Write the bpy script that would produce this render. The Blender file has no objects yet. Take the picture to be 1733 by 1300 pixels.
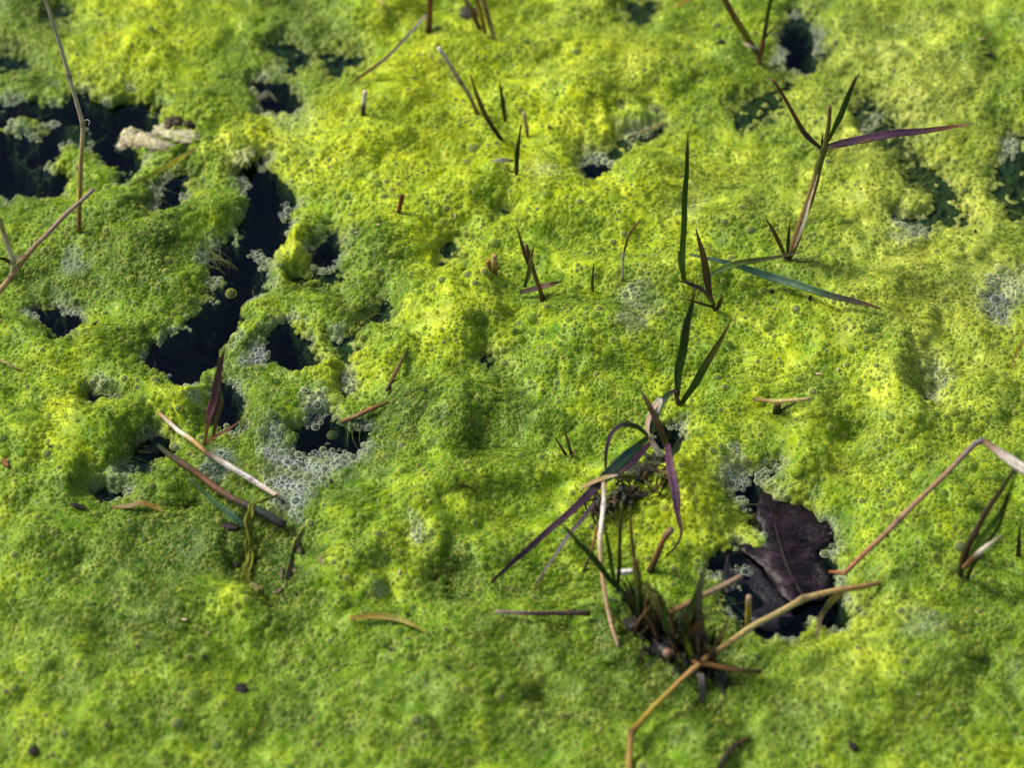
import bpy, bmesh, math, random
import numpy as np
from mathutils import Vector, Matrix
from mathutils.geometry import delaunay_2d_cdt

random.seed(7)
RNG = np.random.default_rng(7)
SC = bpy.context.scene
COL = SC.collection
R = math.radians

# ------------------------------------------------------------------ camera
PITCH = R(48.0); DIST = 1.02; LENS = 85.0; SENSOR = 36.0
CAM = np.array([0.0, -DIST * math.cos(PITCH), DIST * math.sin(PITCH)])
FWD = np.array([0.0, math.cos(PITCH), -math.sin(PITCH)])
UP = np.array([0.0, math.sin(PITCH), math.cos(PITCH)])
RIGHT = np.array([1.0, 0.0, 0.0])
cd = bpy.data.cameras.new('camera'); cam = bpy.data.objects.new('camera', cd); COL.objects.link(cam)
cam.location = CAM; cam.rotation_euler = (math.pi / 2 - PITCH, 0, 0)
cd.lens = LENS; cd.sensor_width = SENSOR; cd.sensor_fit = 'HORIZONTAL'
cd.clip_start = 0.02; cd.clip_end = 100
cd.dof.use_dof = True; cd.dof.focus_distance = 1.015; cd.dof.aperture_fstop = 7.1
SC.camera = cam

# ------------------------------------------------------------------ light
SUN_EL = R(48); SUN_AZ = R(-72)      # azimuth from +Y (away from the camera), negative = to the left
w = bpy.data.worlds.new('World'); SC.world = w; w.use_nodes = True
nt = w.node_tree
bg = nt.nodes['Background']; sky = nt.nodes.new('ShaderNodeTexSky')
sky.sky_type = 'NISHITA'; sky.sun_disc = False
sky.sun_elevation = SUN_EL; sky.sun_rotation = SUN_AZ
nt.links.new(sky.outputs[0], bg.inputs[0]); bg.inputs[1].default_value = 0.05; sky.dust_density = 4.0; sky.air_density = 1.0; sky.ozone_density = 1.0
sd = bpy.data.lights.new('sun', 'SUN'); sd.energy = 1.5; sd.angle = R(18); sd.color = (1.0, 0.95, 0.86)
sun = bpy.data.objects.new('sun', sd); COL.objects.link(sun)
sdir = Vector((math.sin(SUN_AZ) * math.cos(SUN_EL), math.cos(SUN_AZ) * math.cos(SUN_EL), math.sin(SUN_EL)))
sun.rotation_euler = sdir.to_track_quat('Z', 'Y').to_euler()
sun.location = sdir * 3
SC.view_settings.view_transform = 'Standard'; SC.view_settings.look = 'None'
SC.view_settings.exposure = 1.56; SC.view_settings.gamma = 1.0
cy = SC.cycles
cy.max_bounces = 6; cy.diffuse_bounces = 2; cy.glossy_bounces = 2; cy.transmission_bounces = 2
cy.transparent_max_bounces = 6; cy.caustics_reflective = False; cy.caustics_refractive = False
cy.sample_clamp_indirect = 3.0; cy.sample_clamp_direct = 12.0
cy.use_denoising = True

# ------------------------------------------------------------------ pixel <-> place
FW, FH = 1733.0, 1300.0
TAN = SENSOR / LENS
def ray(px, py):
    u = (px - FW / 2) / FW * TAN; v = (FH / 2 - py) / FW * TAN
    return FWD + u * RIGHT + v * UP
def on_z(px, py, z):
    d = ray(px, py); t = (z - CAM[2]) / d[2]
    return CAM + t * d
def on_y(px, py, y):
    d = ray(px, py); t = (y - CAM[1]) / d[1]
    return CAM + t * d
def project(X, Y, Z):
    dx, dy, dz = X - CAM[0], Y - CAM[1], Z - CAM[2]
    dep = np.maximum(dy * FWD[1] + dz * FWD[2], 0.15)
    u = dx / dep; v = (dy * UP[1] + dz * UP[2]) / dep
    return u / TAN * FW + FW / 2, FH / 2 - v / TAN * FW
MM = 0.001
PX = DIST * TAN / FW       # size of one photo pixel at the focus distance, in metres

# ------------------------------------------------------------------ noise
def make_noise(seed):
    rng = np.random.default_rng(seed)
    perm = rng.permutation(256); perm = np.concatenate([perm, perm])
    ang = rng.random(256) * 2 * np.pi
    gx, gy = np.cos(ang), np.sin(ang)
    def f(x, y):
        x = np.asarray(x, float); y = np.asarray(y, float)
        x0 = np.floor(x); y0 = np.floor(y); fx = x - x0; fy = y - y0
        xi = x0.astype(int) & 255; yi = y0.astype(int) & 255
        def g(ix, iy, dx, dy):
            h = perm[(perm[ix & 255] + iy) & 255]
            return gx[h] * dx + gy[h] * dy
        u = fx * fx * fx * (fx * (fx * 6 - 15) + 10); v = fy * fy * fy * (fy * (fy * 6 - 15) + 10)
        a = g(xi, yi, fx, fy); b = g(xi + 1, yi, fx - 1, fy)
        c = g(xi, yi + 1, fx, fy - 1); d = g(xi + 1, yi + 1, fx - 1, fy - 1)
        return 1.5 * ((a * (1 - u) + b * u) * (1 - v) + (c * (1 - u) + d * u) * v)
    return f
NS = [make_noise(100 + k) for k in range(16)]
def sstep(t): t = np.clip(t, 0, 1); return t * t * (3 - 2 * t)

# ------------------------------------------------------------------ layout of the mat (photo pixels of places on the mat)
# open black water, and a shoot's shadow carved as an opening: polylines of (x, y, radius)
HARD = [
    [(10, 182, 12), (70, 176, 14), (130, 176, 16), (190, 186, 20), (238, 192, 16)],
    [(195, 205, 20), (205, 245, 22), (212, 262, 16)],
    [(0, 245, 24), (10, 285, 34), (45, 305, 20), (82, 300, 13)],
    [(60, 245, 13), (95, 222, 10)],
    [(462, 140, 16), (464, 162, 18)],
    [(432, 285, 17), (458, 330, 30), (445, 385, 24), (420, 425, 18), (404, 470, 25), (385, 510, 22), (352, 555, 24), (325, 590, 30), (322, 618, 16)],
    [(420, 425, 16), (375, 428, 14), (360, 425, 8)],
    [(300, 595, 12), (262, 592, 8)],
    [(484, 555, 12), (492, 580, 22), (462, 583, 8)],
    [(512, 748, 12), (548, 728, 24), (586, 738, 17)],
    [(288, 310, 13), (296, 325, 10)],
    [(557, 412, 13), (552, 425, 9)],
    [(100, 518, 10), (118, 535, 11), (70, 518, 5)],
    [(1350, 50, 17), (1352, 80, 16)],
    [(1270, 820, 12), (1285, 840, 8)],
    [(1225, 935, 10), (1262, 950, 24), (1300, 1000, 40), (1360, 985, 36), (1395, 1015, 24)],
    [(1310, 865, 24), (1345, 885, 34), (1375, 900, 26), (1350, 930, 38), (1310, 950, 24)], [(1380, 960, 24), (1395, 1000, 20)],
    [(1418, 1032, 12)],
    [(1300, 1040, 22), (1350, 1040, 14)],
    [(1010, 271, 7)],
    [(250, 752, 8), (268, 742, 7)], [(185, 828, 5)],
    [(380, 655, 7), (388, 690, 7)],  # shade beside the purple shoot, carved in as a dark slot
    [(1140, 730, 5), (1125, 722, 6)],
]
# thin drowned mat, murky; one stroke widens the carved shadow of the shoot
SOFT = [
    [(10, 95, 22)], [(95, 10, 16)], [(560, 92, 22), (600, 95, 10)], [(480, 72, 20), (505, 98, 12)],
    [(462, 150, 30)], [(1005, 268, 12), (1060, 228, 9), (1120, 207, 8)],
    [(1258, 185, 16), (1300, 165, 15), (1320, 140, 10)], [(1345, 30, 22), (1360, 70, 30), (1330, 90, 20)],
    [(1078, 15, 16), (1100, 0, 12)],
    [(1468, 160, 11), (1484, 205, 15), (1530, 240, 14), (1552, 275, 16), (1600, 315, 18), (1614, 352, 17), (1570, 366, 9), (1530, 362, 7)],
    [(1722, 240, 24), (1728, 290, 40), (1733, 340, 24)],
    [(1260, 820, 20), (1285, 800, 12), (1300, 775, 8)],
    [(1235, 960, 18), (1290, 1050, 22), (1225, 985, 12)],
    [(640, 520, 15), (615, 540, 8)], [(770, 412, 10), (755, 435, 7)], [(575, 585, 15), (600, 572, 8)],
    [(560, 385, 12), (558, 425, 15)], [(300, 300, 22), (275, 330, 14)], [(100, 522, 22)],
    [(150, 663, 5), (190, 672, 4)], [(250, 760, 18), (235, 775, 14), (270, 740, 16)],
    [(383, 660, 14), (390, 700, 12)], [(430, 590, 10), (462, 583, 10), (510, 590, 16)],  # first stroke: murk standing in for the purple shoot's shadow
    [(1690, 510, 14)], [(60, 250, 24), (110, 210, 20), (160, 205, 26)], [(390, 470, 26), (352, 520, 14)],
    [(825, 605, 9)], [(580, 630, 9), (590, 655, 8)], [(855, 355, 8)], [(1580, 655, 9)], [(1140, 727, 12)],
    [(520, 460, 10), (575, 470, 8)],
    
]
# white foam
FOAM = [
    [(470, 760, 30, .9), (490, 810, 28, 1), (500, 850, 22, .9), (515, 880, 10, .6)], [(540, 692, 20, .8), (525, 678, 18, .5)],
    [(556, 776, 28, 1), (525, 790, 26, 1)], [(585, 765, 14, .8)], [(430, 592, 20, .9), (408, 600, 12, .6)], [(590, 640, 14, .7), (580, 610, 10, .6)],
    [(370, 790, 24, .8)], [(335, 690, 12, .7)], [(1065, 210, 18, .7), (1110, 190, 14, .4)], [(1245, 810, 26, .7), (1235, 790, 20, .6)],
    [(1300, 790, 22, .6)], [(1690, 500, 30, .8), (1715, 470, 24, .6)], [(410, 295, 16, .8)], [(1480, 195, 14, .5)], [(1540, 380, 26, .6)],
    [(1710, 240, 18, .6)], [(130, 440, 14, .5)], [(440, 420, 12, .6), (460, 470, 16, .5)], [(640, 1000, 14, .5)], [(575, 560, 14, .5)],
    [(480, 350, 12, .6)], [(1260, 960, 16, .5), (1225, 960, 14, .5)], [(700, 912, 12, .7)], [(340, 420, 14, .6)],
    [(170, 650, 20, .4)], [(200, 800, 18, .5), (215, 780, 14, .5)], [(500, 190, 30, .3)], [(1560, 1070, 30, .35)], [(1080, 530, 30, .4)],
    [(1070, 560, 22, .5), (1090, 520, 20, .4)], [(1590, 640, 24, .5)], [(925, 290, 20, .3)], [(1165, 350, 25, .3)],
]
# mounds: x, y, radius px, height mm
MOUND = [(245, 395, 85, 5), (500, 410, 48, 7), (380, 365, 55, 4), (680, 390, 80, 4), (150, 735, 110, 5), (90, 250, 34, 4),
         (760, 540, 90, 4), (860, 350, 70, 4), (1010, 560, 100, 4), (700, 860, 100, 6), (600, 960, 60, 5), (560, 630, 40, 4),
         (1180, 830, 80, 5), (1340, 830, 70, 4), (1540, 690, 70, 6), (420, 1040, 50, 5), (300, 1080, 90, 3), (230, 90, 110, 4),
         (640, 200, 90, 4), (1000, 130, 110, 4), (1500, 300, 70, 3), (1600, 120, 120, 3), (1480, 1120, 120, 4), (420, 250, 42, 5),
         (820, 1120, 110, 4), (640, 1220, 140, 4), (1330, 1180, 80, 3), (1150, 600, 60, 3), (40, 200, 26, 3), (310, 690, 40, 4),
         (1590, 880, 90, 4), (1420, 560, 90, 3), (320, 220, 40, 3), (60, 900, 90, 4), (780, 730, 60, 4), (1050, 300, 80, 4)]
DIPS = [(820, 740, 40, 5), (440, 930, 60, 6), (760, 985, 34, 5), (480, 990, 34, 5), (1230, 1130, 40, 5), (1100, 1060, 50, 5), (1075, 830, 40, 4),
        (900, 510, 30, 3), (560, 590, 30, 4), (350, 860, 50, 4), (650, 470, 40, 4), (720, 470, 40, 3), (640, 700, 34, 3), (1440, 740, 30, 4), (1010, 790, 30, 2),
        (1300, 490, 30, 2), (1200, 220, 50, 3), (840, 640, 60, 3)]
# algae hue: + yellow, - deep green; bottom dimming and a fold's shade painted in
HUE = [(230, 60, 120, .5), (500, 415, 45, .6), (520, 230, 110, .25), (650, 200, 150, .35), (900, 250, 200, .35), (720, 370, 110, .2),
       (780, 530, 120, .35), (150, 715, 110, .4), (310, 685, 55, .5), (600, 640, 60, .5), (1150, 330, 150, .3), (1550, 250, 220, .3),
       (1600, 550, 250, .3), (1200, 810, 120, .4), (385, 1045, 70, .6), (700, 930, 120, .25), (1050, 890, 120, .3), (1500, 1080, 120, .2),
       (430, 250, 55, .6), (1000, 60, 140, .3), (450, 790, 50, .4), (1000, 590, 90, .2), (680, 20, 120, .3), (1340, 640, 120, .1),
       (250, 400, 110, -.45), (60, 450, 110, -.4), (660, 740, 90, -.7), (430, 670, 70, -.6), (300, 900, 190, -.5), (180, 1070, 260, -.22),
       (560, 1150, 300, -.25), (900, 1120, 200, -.3), (850, 650, 90, -.35), (440, 930, 90, -.7), (760, 975, 60, -.6), (1200, 1250, 200, -.3),  # blobs along the bottom paint its dimmer light into the algae colour
       (1700, 1100, 160, -.4), (40, 60, 100, -.5), (520, 90, 110, -.45), (820, 745, 60, -.5), (640, 480, 90, -.35), (200, 590, 150, -.25),  # blob right of the fold paints its shaded side deep green
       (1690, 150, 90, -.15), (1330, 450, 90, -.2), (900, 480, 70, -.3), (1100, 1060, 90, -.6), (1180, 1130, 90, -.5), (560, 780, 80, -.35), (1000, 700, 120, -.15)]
# washed-out, more olive algae
PALE = [(1560, 230, 260, .55), (1600, 560, 240, .5), (1480, 120, 160, .3), (1250, 330, 160, .25), (1450, 1120, 240, .3), (1050, 60, 160, .25), (40, 60, 130, .35),
        (470, 800, 60, .5), (1080, 540, 70, .3), (930, 1180, 120, .25), (400, 260, 50, .5), (520, 90, 120, .3), (860, 640, 80, .2), (620, 500, 80, .25), (1290, 820, 90, .2)]

def stroke_q(px, py, strokes):
    """signed distance (px) to the nearest stroke edge"""
    q = np.full(px.shape, 400.0)
    for s in strokes:
        pts = s if len(s) > 1 else [s[0], s[0]]
        x0 = min(p[0] for p in pts) - 120; x1 = max(p[0] for p in pts) + 120
        y0 = min(p[1] for p in pts) - 120; y1 = max(p[1] for p in pts) + 120
        m = np.nonzero((px > x0) & (px < x1) & (py > y0) & (py < y1))[0]
        if not len(m): continue
        a, b = px[m], py[m]; best = q[m]
        for p, r in zip(pts[:-1], pts[1:]):
            vx, vy = r[0] - p[0], r[1] - p[1]; L = vx * vx + vy * vy
            t = np.clip(((a - p[0]) * vx + (b - p[1]) * vy) / L, 0, 1) if L else np.zeros_like(a)
            d = np.hypot(a - p[0] - t * vx, (b - p[1] - t * vy) * 1.15) - (p[2] + t * (r[2] - p[2])) * 1.12 - 6
            best = np.minimum(best, d)
        q[m] = best
    return q
def stroke_v(px, py, strokes):
    v = np.zeros(px.shape)
    for s in strokes:
        pts = s if len(s) > 1 else [s[0], s[0]]
        x0 = min(p[0] for p in pts) - 90; x1 = max(p[0] for p in pts) + 90
        y0 = min(p[1] for p in pts) - 90; y1 = max(p[1] for p in pts) + 90
        m = np.nonzero((px > x0) & (px < x1) & (py > y0) & (py < y1))[0]
        if not len(m): continue
        a, b = px[m], py[m]; best = v[m]
        for p, r in zip(pts[:-1], pts[1:]):
            vx, vy = r[0] - p[0], r[1] - p[1]; L = vx * vx + vy * vy
            t = np.clip(((a - p[0]) * vx + (b - p[1]) * vy) / L, 0, 1) if L else np.zeros_like(a)
            d = np.hypot(a - p[0] - t * vx, b - p[1] - t * vy); rr = p[2] + t * (r[2] - p[2]); k = p[3] + t * (r[3] - p[3])
            best = np.maximum(best, k * sstep(1.35 - d / rr * 0.75))
        v[m] = best
    return v
def blobs(px, py, items):
    v = np.zeros(px.shape)
    for (x, y, r, k) in items:
        m = np.nonzero((np.abs(px - x) < 1.6 * r) & (np.abs(py - y) < 1.6 * r))[0]
        if len(m): v[m] += k * sstep(1 - np.hypot(px[m] - x, py[m] - y) / (1.6 * r))
    return v

def fields(X, Y, full=True):
    """X, Y flat arrays in metres -> height (m) and the mat's own colour fields"""
    x, y = X / MM, Y / MM                         # millimetres
    px, py = project(X, Y, np.full(X.shape, 5 * MM))
    n3 = NS[2](x / 3.1, y / 3.1); n8 = NS[3](x / 8, y / 8)
    wx = px + 16 * NS[0](x / 17, y / 17) + 9 * n8 + 6 * n3
    wy = py + 16 * NS[1](x / 17, y / 17) + 9 * NS[4](x / 8, y / 8) + 6 * NS[5](x / 3.1, y / 3.1)
    ang = 2.2 * NS[11](x / 60, y / 60)             # combed direction of the filaments
    ca, sa = np.cos(ang), np.sin(ang)
    fx, fy = (x * ca + y * sa), (-x * sa + y * ca)
    fib = NS[10](fx / 9, fy / 1.6) + .6 * NS[12](fx / 5 + 7, fy / .9)
    pil = lambda v, e: np.sqrt(v * v + e * e) - e
    H = 3.9 + 2.6 * NS[6](x / 95, y / 95) + 11.0 * pil(NS[7](x / 46 + .25 * NS[0](x / 17, y / 17), y / 38), .12) \
        + 4.0 * pil(NS[8](x / 19 + .35 * n8, y / 17), .14) + .5 * n8 + .07 * n3 + 0.10 * fib
    inside = ((px > -150) & (px < FW + 150) & (py > -150) & (py < FH + 150)).astype(float)
    H += 1.6 * blobs(wx, wy, MOUND) - 1.15 * blobs(wx, wy, DIPS)
    H = np.where(H < 2.2, 1.2 + (H - 2.2 + 1.0) * .25 + .0, H); H = np.maximum(H, 1.0 + .2 * n3)
    qh = stroke_q(wx, wy, HARD)
    far = NS[11](x / 70, y / 70) - .42 - .5 * inside    # a few openings outside the picture too
    qh = np.minimum(qh, np.where(inside > 0, 400, -far * 160))
    qs = stroke_q(wx, wy, SOFT)
    tlow = sstep((78 - np.minimum(qh, qs + 8)) / 84)     # the mat thins towards open water
    H = H * (1 - tlow) + (1.1 + .22 * H + .3 * n8) * tlow
    ts = sstep((20 - qs) / 34)
    drowned = -1.1 + 1.9 * NS[12](x / 6, y / 6) + 1.3 * n3
    H = H * (1 - ts) + drowned * ts
    te = sstep((26 - qh) / 34)
    H = H * (1 - te) + (.35 + .5 * n3 + .4 * n8) * te
    th = sstep((12 - qh) / 38)
    H = H * (1 - th) + (-20) * th
    if not full: return H * MM
    foam = stroke_v(wx, wy, FOAM)
    foam = np.clip(foam * (0.75 + .6 * n8), 0, 1)
    fringe = np.exp(-((qh - 9) / 13) ** 2) * np.clip(.15 + .8 * NS[14](x / 11, y / 11), 0, .5)
    foam = np.maximum(foam, np.where(inside > 0, fringe, 0))
    hue = 0.12 + blobs(wx, wy, HUE) + .32 * NS[13](x / 24, y / 24) + .30 * n8 + .14 * n3 + 0.26 * fib
    pale = np.clip(blobs(wx, wy, PALE) + .22 * NS[14](x / 22, y / 22) + .15 * NS[15](x / 6, y / 6), 0, 1)
    # the mat thins out towards the open water
    thin = np.clip(sstep((26 - qs) / 40) * .8 + sstep((22 - qh) / 22) * .8, 0, 1)
    return H * MM, foam, hue, pale, thin, th, ts

def height_at(x, y):
    return float(fields(np.array([x]), np.array([y]), False)[0])

# ------------------------------------------------------------------ materials
def new_mat(name):
    m = bpy.data.materials.new(name); m.use_nodes = True
    t = m.node_tree; t.nodes.clear()
    out = t.nodes.new('ShaderNodeOutputMaterial')
    return m, t, out
def N(t, kind, **kw):
    n = t.nodes.new(kind)
    for k, v in kw.items():
        if k.startswith('i_'):
            key = k[2:]; key = int(key) if key.isdigit() else key.replace('_', ' ')
            n.inputs[key].default_value = v
        else: setattr(n, k, v)
    return n
def mix(t, a, b, fac, blend='MIX'):
    n = t.nodes.new('ShaderNodeMix'); n.data_type = 'RGBA'; n.blend_type = blend
    for sock, v in ((n.inputs[0], fac), (n.inputs[6], a), (n.inputs[7], b)):
        if hasattr(v, 'links') or hasattr(v, 'is_linked'): t.links.new(v, sock)
        else: sock.default_value = v
    return n.outputs[2]
def mathn(t, op, a, b=0.0, clamp=False):
    n = t.nodes.new('ShaderNodeMath'); n.operation = op; n.use_clamp = clamp
    for sock, v in ((n.inputs[0], a), (n.inputs[1], b)):
        if hasattr(v, 'is_linked'): t.links.new(v, sock)
        else: sock.default_value = v
    return n.outputs[0]
def maprange(t, v, a, b, c, d):
    n = t.nodes.new('ShaderNodeMapRange'); t.links.new(v, n.inputs[0])
    for i, k in enumerate((a, b, c, d)): n.inputs[i + 1].default_value = k
    return n.outputs[0]

def algae_material():
    m, t, out = new_mat('algae'); L = t.links.new
    col = N(t, 'ShaderNodeAttribute', attribute_name='tint').outputs['Color']
    tc = N(t, 'ShaderNodeTexCoord').outputs['Object']
    v1 = N(t, 'ShaderNodeTexVoronoi', feature='DISTANCE_TO_EDGE', i_Scale=620.0); L(tc, v1.inputs['Vector'])
    v2 = N(t, 'ShaderNodeTexVoronoi', feature='F1', i_Scale=900.0); L(tc, v2.inputs['Vector'])
    n1 = N(t, 'ShaderNodeTexNoise', i_Scale=900.0, i_Detail=3.0); L(tc, n1.inputs['Vector'])
    n2 = N(t, 'ShaderNodeTexNoise', i_Scale=160.0, i_Detail=4.0); L(tc, n2.inputs['Vector'])
    # strands of denser algae between the pin-prick bubbles
    net = maprange(t, v1.outputs[0], 0.02, 0.16, 1.0, 0.0)
    netk = mathn(t, 'MULTIPLY', net, maprange(t, n2.outputs[0], .35, .65, 0.15, .75))
    c1 = mix(t, col, (0.62, 0.62, 0.20, 1), mathn(t, 'MULTIPLY', netk, 0.42))
    spot = maprange(t, v2.outputs[0], 0.0, 0.55, 1.0, 0.0)
    c2 = mix(t, c1, (0.03, 0.07, 0.015, 1), mathn(t, 'MULTIPLY', spot, maprange(t, n1.outputs[0], .40, .70, 0.0, .75)))
    c3 = mix(t, c2, (1, 1, 1, 1), 0.0)
    hsv = N(t, 'ShaderNodeHueSaturation'); L(c3, hsv.inputs['Color'])
    L(maprange(t, n2.outputs[0], .3, .7, .75, 1.25), hsv.inputs['Value'])
    p = N(t, 'ShaderNodeBsdfPrincipled', i_Roughness=0.36, i_IOR=1.34)
    p.inputs['Specular IOR Level'].default_value = 0.2
    L(hsv.outputs[0], p.inputs['Base Color'])
    h = mathn(t, 'ADD', mathn(t, 'MULTIPLY', v1.outputs[0], 1.1), mathn(t, 'MULTIPLY', n1.outputs[0], 0.9))
    b = N(t, 'ShaderNodeBump', i_Strength=0.5, i_Distance=0.0006); L(h, b.inputs['Height']); L(b.outputs[0], p.inputs['Normal'])
    L(p.outputs[0], out.inputs[0])
    return m
def water_material():
    m, t, out = new_mat('pond_water'); L = t.links.new
    tc = N(t, 'ShaderNodeTexCoord').outputs['Object']
    n = N(t, 'ShaderNodeTexNoise', i_Scale=45.0, i_Detail=2.0, i_Distortion=1.2); L(tc, n.inputs['Vector'])
    b = N(t, 'ShaderNodeBump', i_Strength=0.35, i_Distance=0.003); L(n.outputs[0], b.inputs['Height'])
    tp = N(t, 'ShaderNodeBsdfTransparent'); tp.inputs[0].default_value = (0.34, 0.46, 0.45, 1)
    g = N(t, 'ShaderNodeBsdfGlossy', i_Roughness=0.04); g.inputs[0].default_value = (0.26, 0.38, 0.58, 1); L(b.outputs[0], g.inputs['Normal'])
    f = N(t, 'ShaderNodeFresnel', i_IOR=1.33); L(b.outputs[0], f.inputs['Normal'])
    ms = N(t, 'ShaderNodeMixShader'); L(f.outputs[0], ms.inputs[0]); L(tp.outputs[0], ms.inputs[1]); L(g.outputs[0], ms.inputs[2])
    L(ms.outputs[0], out.inputs[0]); return m
def mud_material():
    m, t, out = new_mat('pond_mud'); L = t.links.new
    tc = N(t, 'ShaderNodeTexCoord').outputs['Object']
    n = N(t, 'ShaderNodeTexNoise', i_Scale=60.0, i_Detail=4.0); L(tc, n.inputs['Vector'])
    p = N(t, 'ShaderNodeBsdfPrincipled', i_Roughness=0.8)
    L(mix(t, (0.004, 0.005, 0.007, 1), (0.010, 0.012, 0.013, 1), n.outputs[0]), p.inputs[0]); L(p.outputs[0], out.inputs[0]); return m
def inst(t, name, out='Fac'):
    return N(t, 'ShaderNodeAttribute', attribute_name=name, attribute_type='INSTANCER').outputs[out]
def film_material():
    m, t, out = new_mat('bubble_film'); L = t.links.new
    lw = N(t, 'ShaderNodeLayerWeight', i_Blend=0.5).outputs['Facing']
    oi = N(t, 'ShaderNodeObjectInfo').outputs['Random']
    foam = inst(t, 'foam'); alg = inst(t, 'alg', 'Color')
    rim = mathn(t, 'POWER', lw, 3.0)
    film = mathn(t, 'MULTIPLY_ADD', rim, 0.95); film.node.inputs[2].default_value = 0.05
    film = mathn(t, 'ADD', film, maprange(t, oi, 0, 1, -.03, .12), clamp=True)
    film = mathn(t, 'MULTIPLY', film, maprange(t, foam, 0, 1, 1.0, .55))
    c = mix(t, alg, (0.76, 0.84, 0.09, 1), maprange(t, oi, 0, 1, .15, .70))
    c = mix(t, c, (0.82, 0.88, 0.86, 1), mathn(t, 'MULTIPLY', foam, .95))
    d = N(t, 'ShaderNodeBsdfDiffuse'); L(c, d.inputs[0])
    tp = N(t, 'ShaderNodeBsdfTransparent'); tp.inputs[0].default_value = (.97, .98, .95, 1)
    a = N(t, 'ShaderNodeMixShader'); L(film, a.inputs[0]); L(tp.outputs[0], a.inputs[1]); L(d.outputs[0], a.inputs[2])
    g = N(t, 'ShaderNodeBsdfGlossy', i_Roughness=0.16)
    fr = N(t, 'ShaderNodeFresnel', i_IOR=1.33)
    b = N(t, 'ShaderNodeMixShader'); L(mathn(t, 'MULTIPLY', fr.outputs[0], .22), b.inputs[0]); L(a.outputs[0], b.inputs[1]); L(g.outputs[0], b.inputs[2])
    L(b.outputs[0], out.inputs[0]); return m
def ring_material():
    m, t, out = new_mat('bubble_rim'); L = t.links.new
    oi = N(t, 'ShaderNodeObjectInfo').outputs['Random']
    foam = inst(t, 'foam'); alg = inst(t, 'alg', 'Color')
    c = mix(t, alg, (0.76, 0.84, 0.09, 1), maprange(t, oi, 0, 1, .15, .70))
    c = mix(t, c, (0.85, 0.90, 0.90, 1), mathn(t, 'MULTIPLY', foam, .95))
    p = N(t, 'ShaderNodeBsdfPrincipled', i_Roughness=0.3); L(c, p.inputs[0]); p.inputs['Specular IOR Level'].default_value = .3
    L(p.outputs[0], out.inputs[0]); return m
def cavity_material():
    m, t, out = new_mat('bubble_cavity'); L = t.links.new
    oi = N(t, 'ShaderNodeObjectInfo').outputs['Random']
    foam = inst(t, 'foam'); alg = inst(t, 'alg', 'Color')
    r2 = mathn(t, 'FRACT', mathn(t, 'MULTIPLY', oi, 17.3))
    c = mix(t, alg, (0.030, 0.070, 0.022, 1), maprange(t, r2, 0, 1, .15, .75))
    c = mix(t, c, (0.022, 0.045, 0.055, 1), maprange(t, oi, .78, .90, 0, .85))
    c = mix(t, c, (0.012, 0.022, 0.032, 1), mathn(t, 'MULTIPLY', foam, .92))
    p = N(t, 'ShaderNodeBsdfPrincipled', i_Roughness=0.4); L(c, p.inputs[0]); p.inputs['Specular IOR Level'].default_value = .08
    L(p.outputs[0], out.inputs[0]); return m
def tint_material(name, rough=.5, scale=900, amt=.5, bump=.0003, spec=.35, translucent=0.0, grit=False):
    m, t, out = new_mat(name); L = t.links.new
    col = N(t, 'ShaderNodeAttribute', attribute_name='tint').outputs['Color']
    uv = N(t, 'ShaderNodeAttribute', attribute_name='grain').outputs['Vector']
    n = N(t, 'ShaderNodeTexNoise', i_Scale=1.0, i_Detail=4.0, i_Roughness=.65); L(uv, n.inputs['Vector'])
    tc = N(t, 'ShaderNodeTexCoord').outputs['Object']
    n2 = N(t, 'ShaderNodeTexNoise', i_Scale=float(scale), i_Detail=4.0); L(tc, n2.inputs['Vector'])
    hsv = N(t, 'ShaderNodeHueSaturation'); L(col, hsv.inputs['Color'])
    v = mathn(t, 'MULTIPLY', maprange(t, n.outputs[0], .3, .7, 1 - amt, 1 + amt), maprange(t, n2.outputs[0], .3, .7, 1 - amt * .6, 1 + amt * .6))
    L(v, hsv.inputs['Value'])
    p = N(t, 'ShaderNodeBsdfPrincipled', i_Roughness=rough); p.inputs['Specular IOR Level'].default_value = spec
    cc = hsv.outputs[0]
    if grit:      # pale grains of silt
        vo = N(t, 'ShaderNodeTexVoronoi', feature='F1', i_Scale=750.0); L(tc, vo.inputs['Vector'])
        n3_ = N(t, 'ShaderNodeTexNoise', i_Scale=120.0, i_Detail=3.0); L(tc, n3_.inputs['Vector'])
        sp_ = mathn(t, 'MULTIPLY', maprange(t, vo.outputs[0], .10, .24, 1, 0), maprange(t, n3_.outputs[0], .48, .62, 0, .6))
        cc = mix(t, cc, (.20, .15, .15, 1), sp_)
    L(cc, p.inputs[0])
    b = N(t, 'ShaderNodeBump', i_Strength=.8, i_Distance=bump)
    L(mathn(t, 'ADD', n.outputs[0], n2.outputs[0]), b.inputs['Height']); L(b.outputs[0], p.inputs['Normal'])
    if translucent:
        tr = N(t, 'ShaderNodeBsdfTranslucent'); L(hsv.outputs[0], tr.inputs[0])
        ms = N(t, 'ShaderNodeMixShader', i_Fac=translucent); L(p.outputs[0], ms.inputs[1]); L(tr.outputs[0], ms.inputs[2]); L(ms.outputs[0], out.inputs[0])
    else: L(p.outputs[0], out.inputs[0])
    return m
M_ALGAE = algae_material(); M_WATER = water_material(); M_MUD = mud_material()
M_FILM = film_material(); M_CAV = cavity_material(); M_RING = ring_material()
M_STEM = tint_material('dead_stem', .6, 700, .5, .0003, .18)
M_BLADE = tint_material('grass_blade', .45, 420, .42, .0002, .35, .22)
M_LEAF = tint_material('wet_leaf', .40, 260, .8, .0006, .22, grit=True)
M_ROT = tint_material('rotten_plant', .5, 420, .55, .0008, .4)

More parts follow.
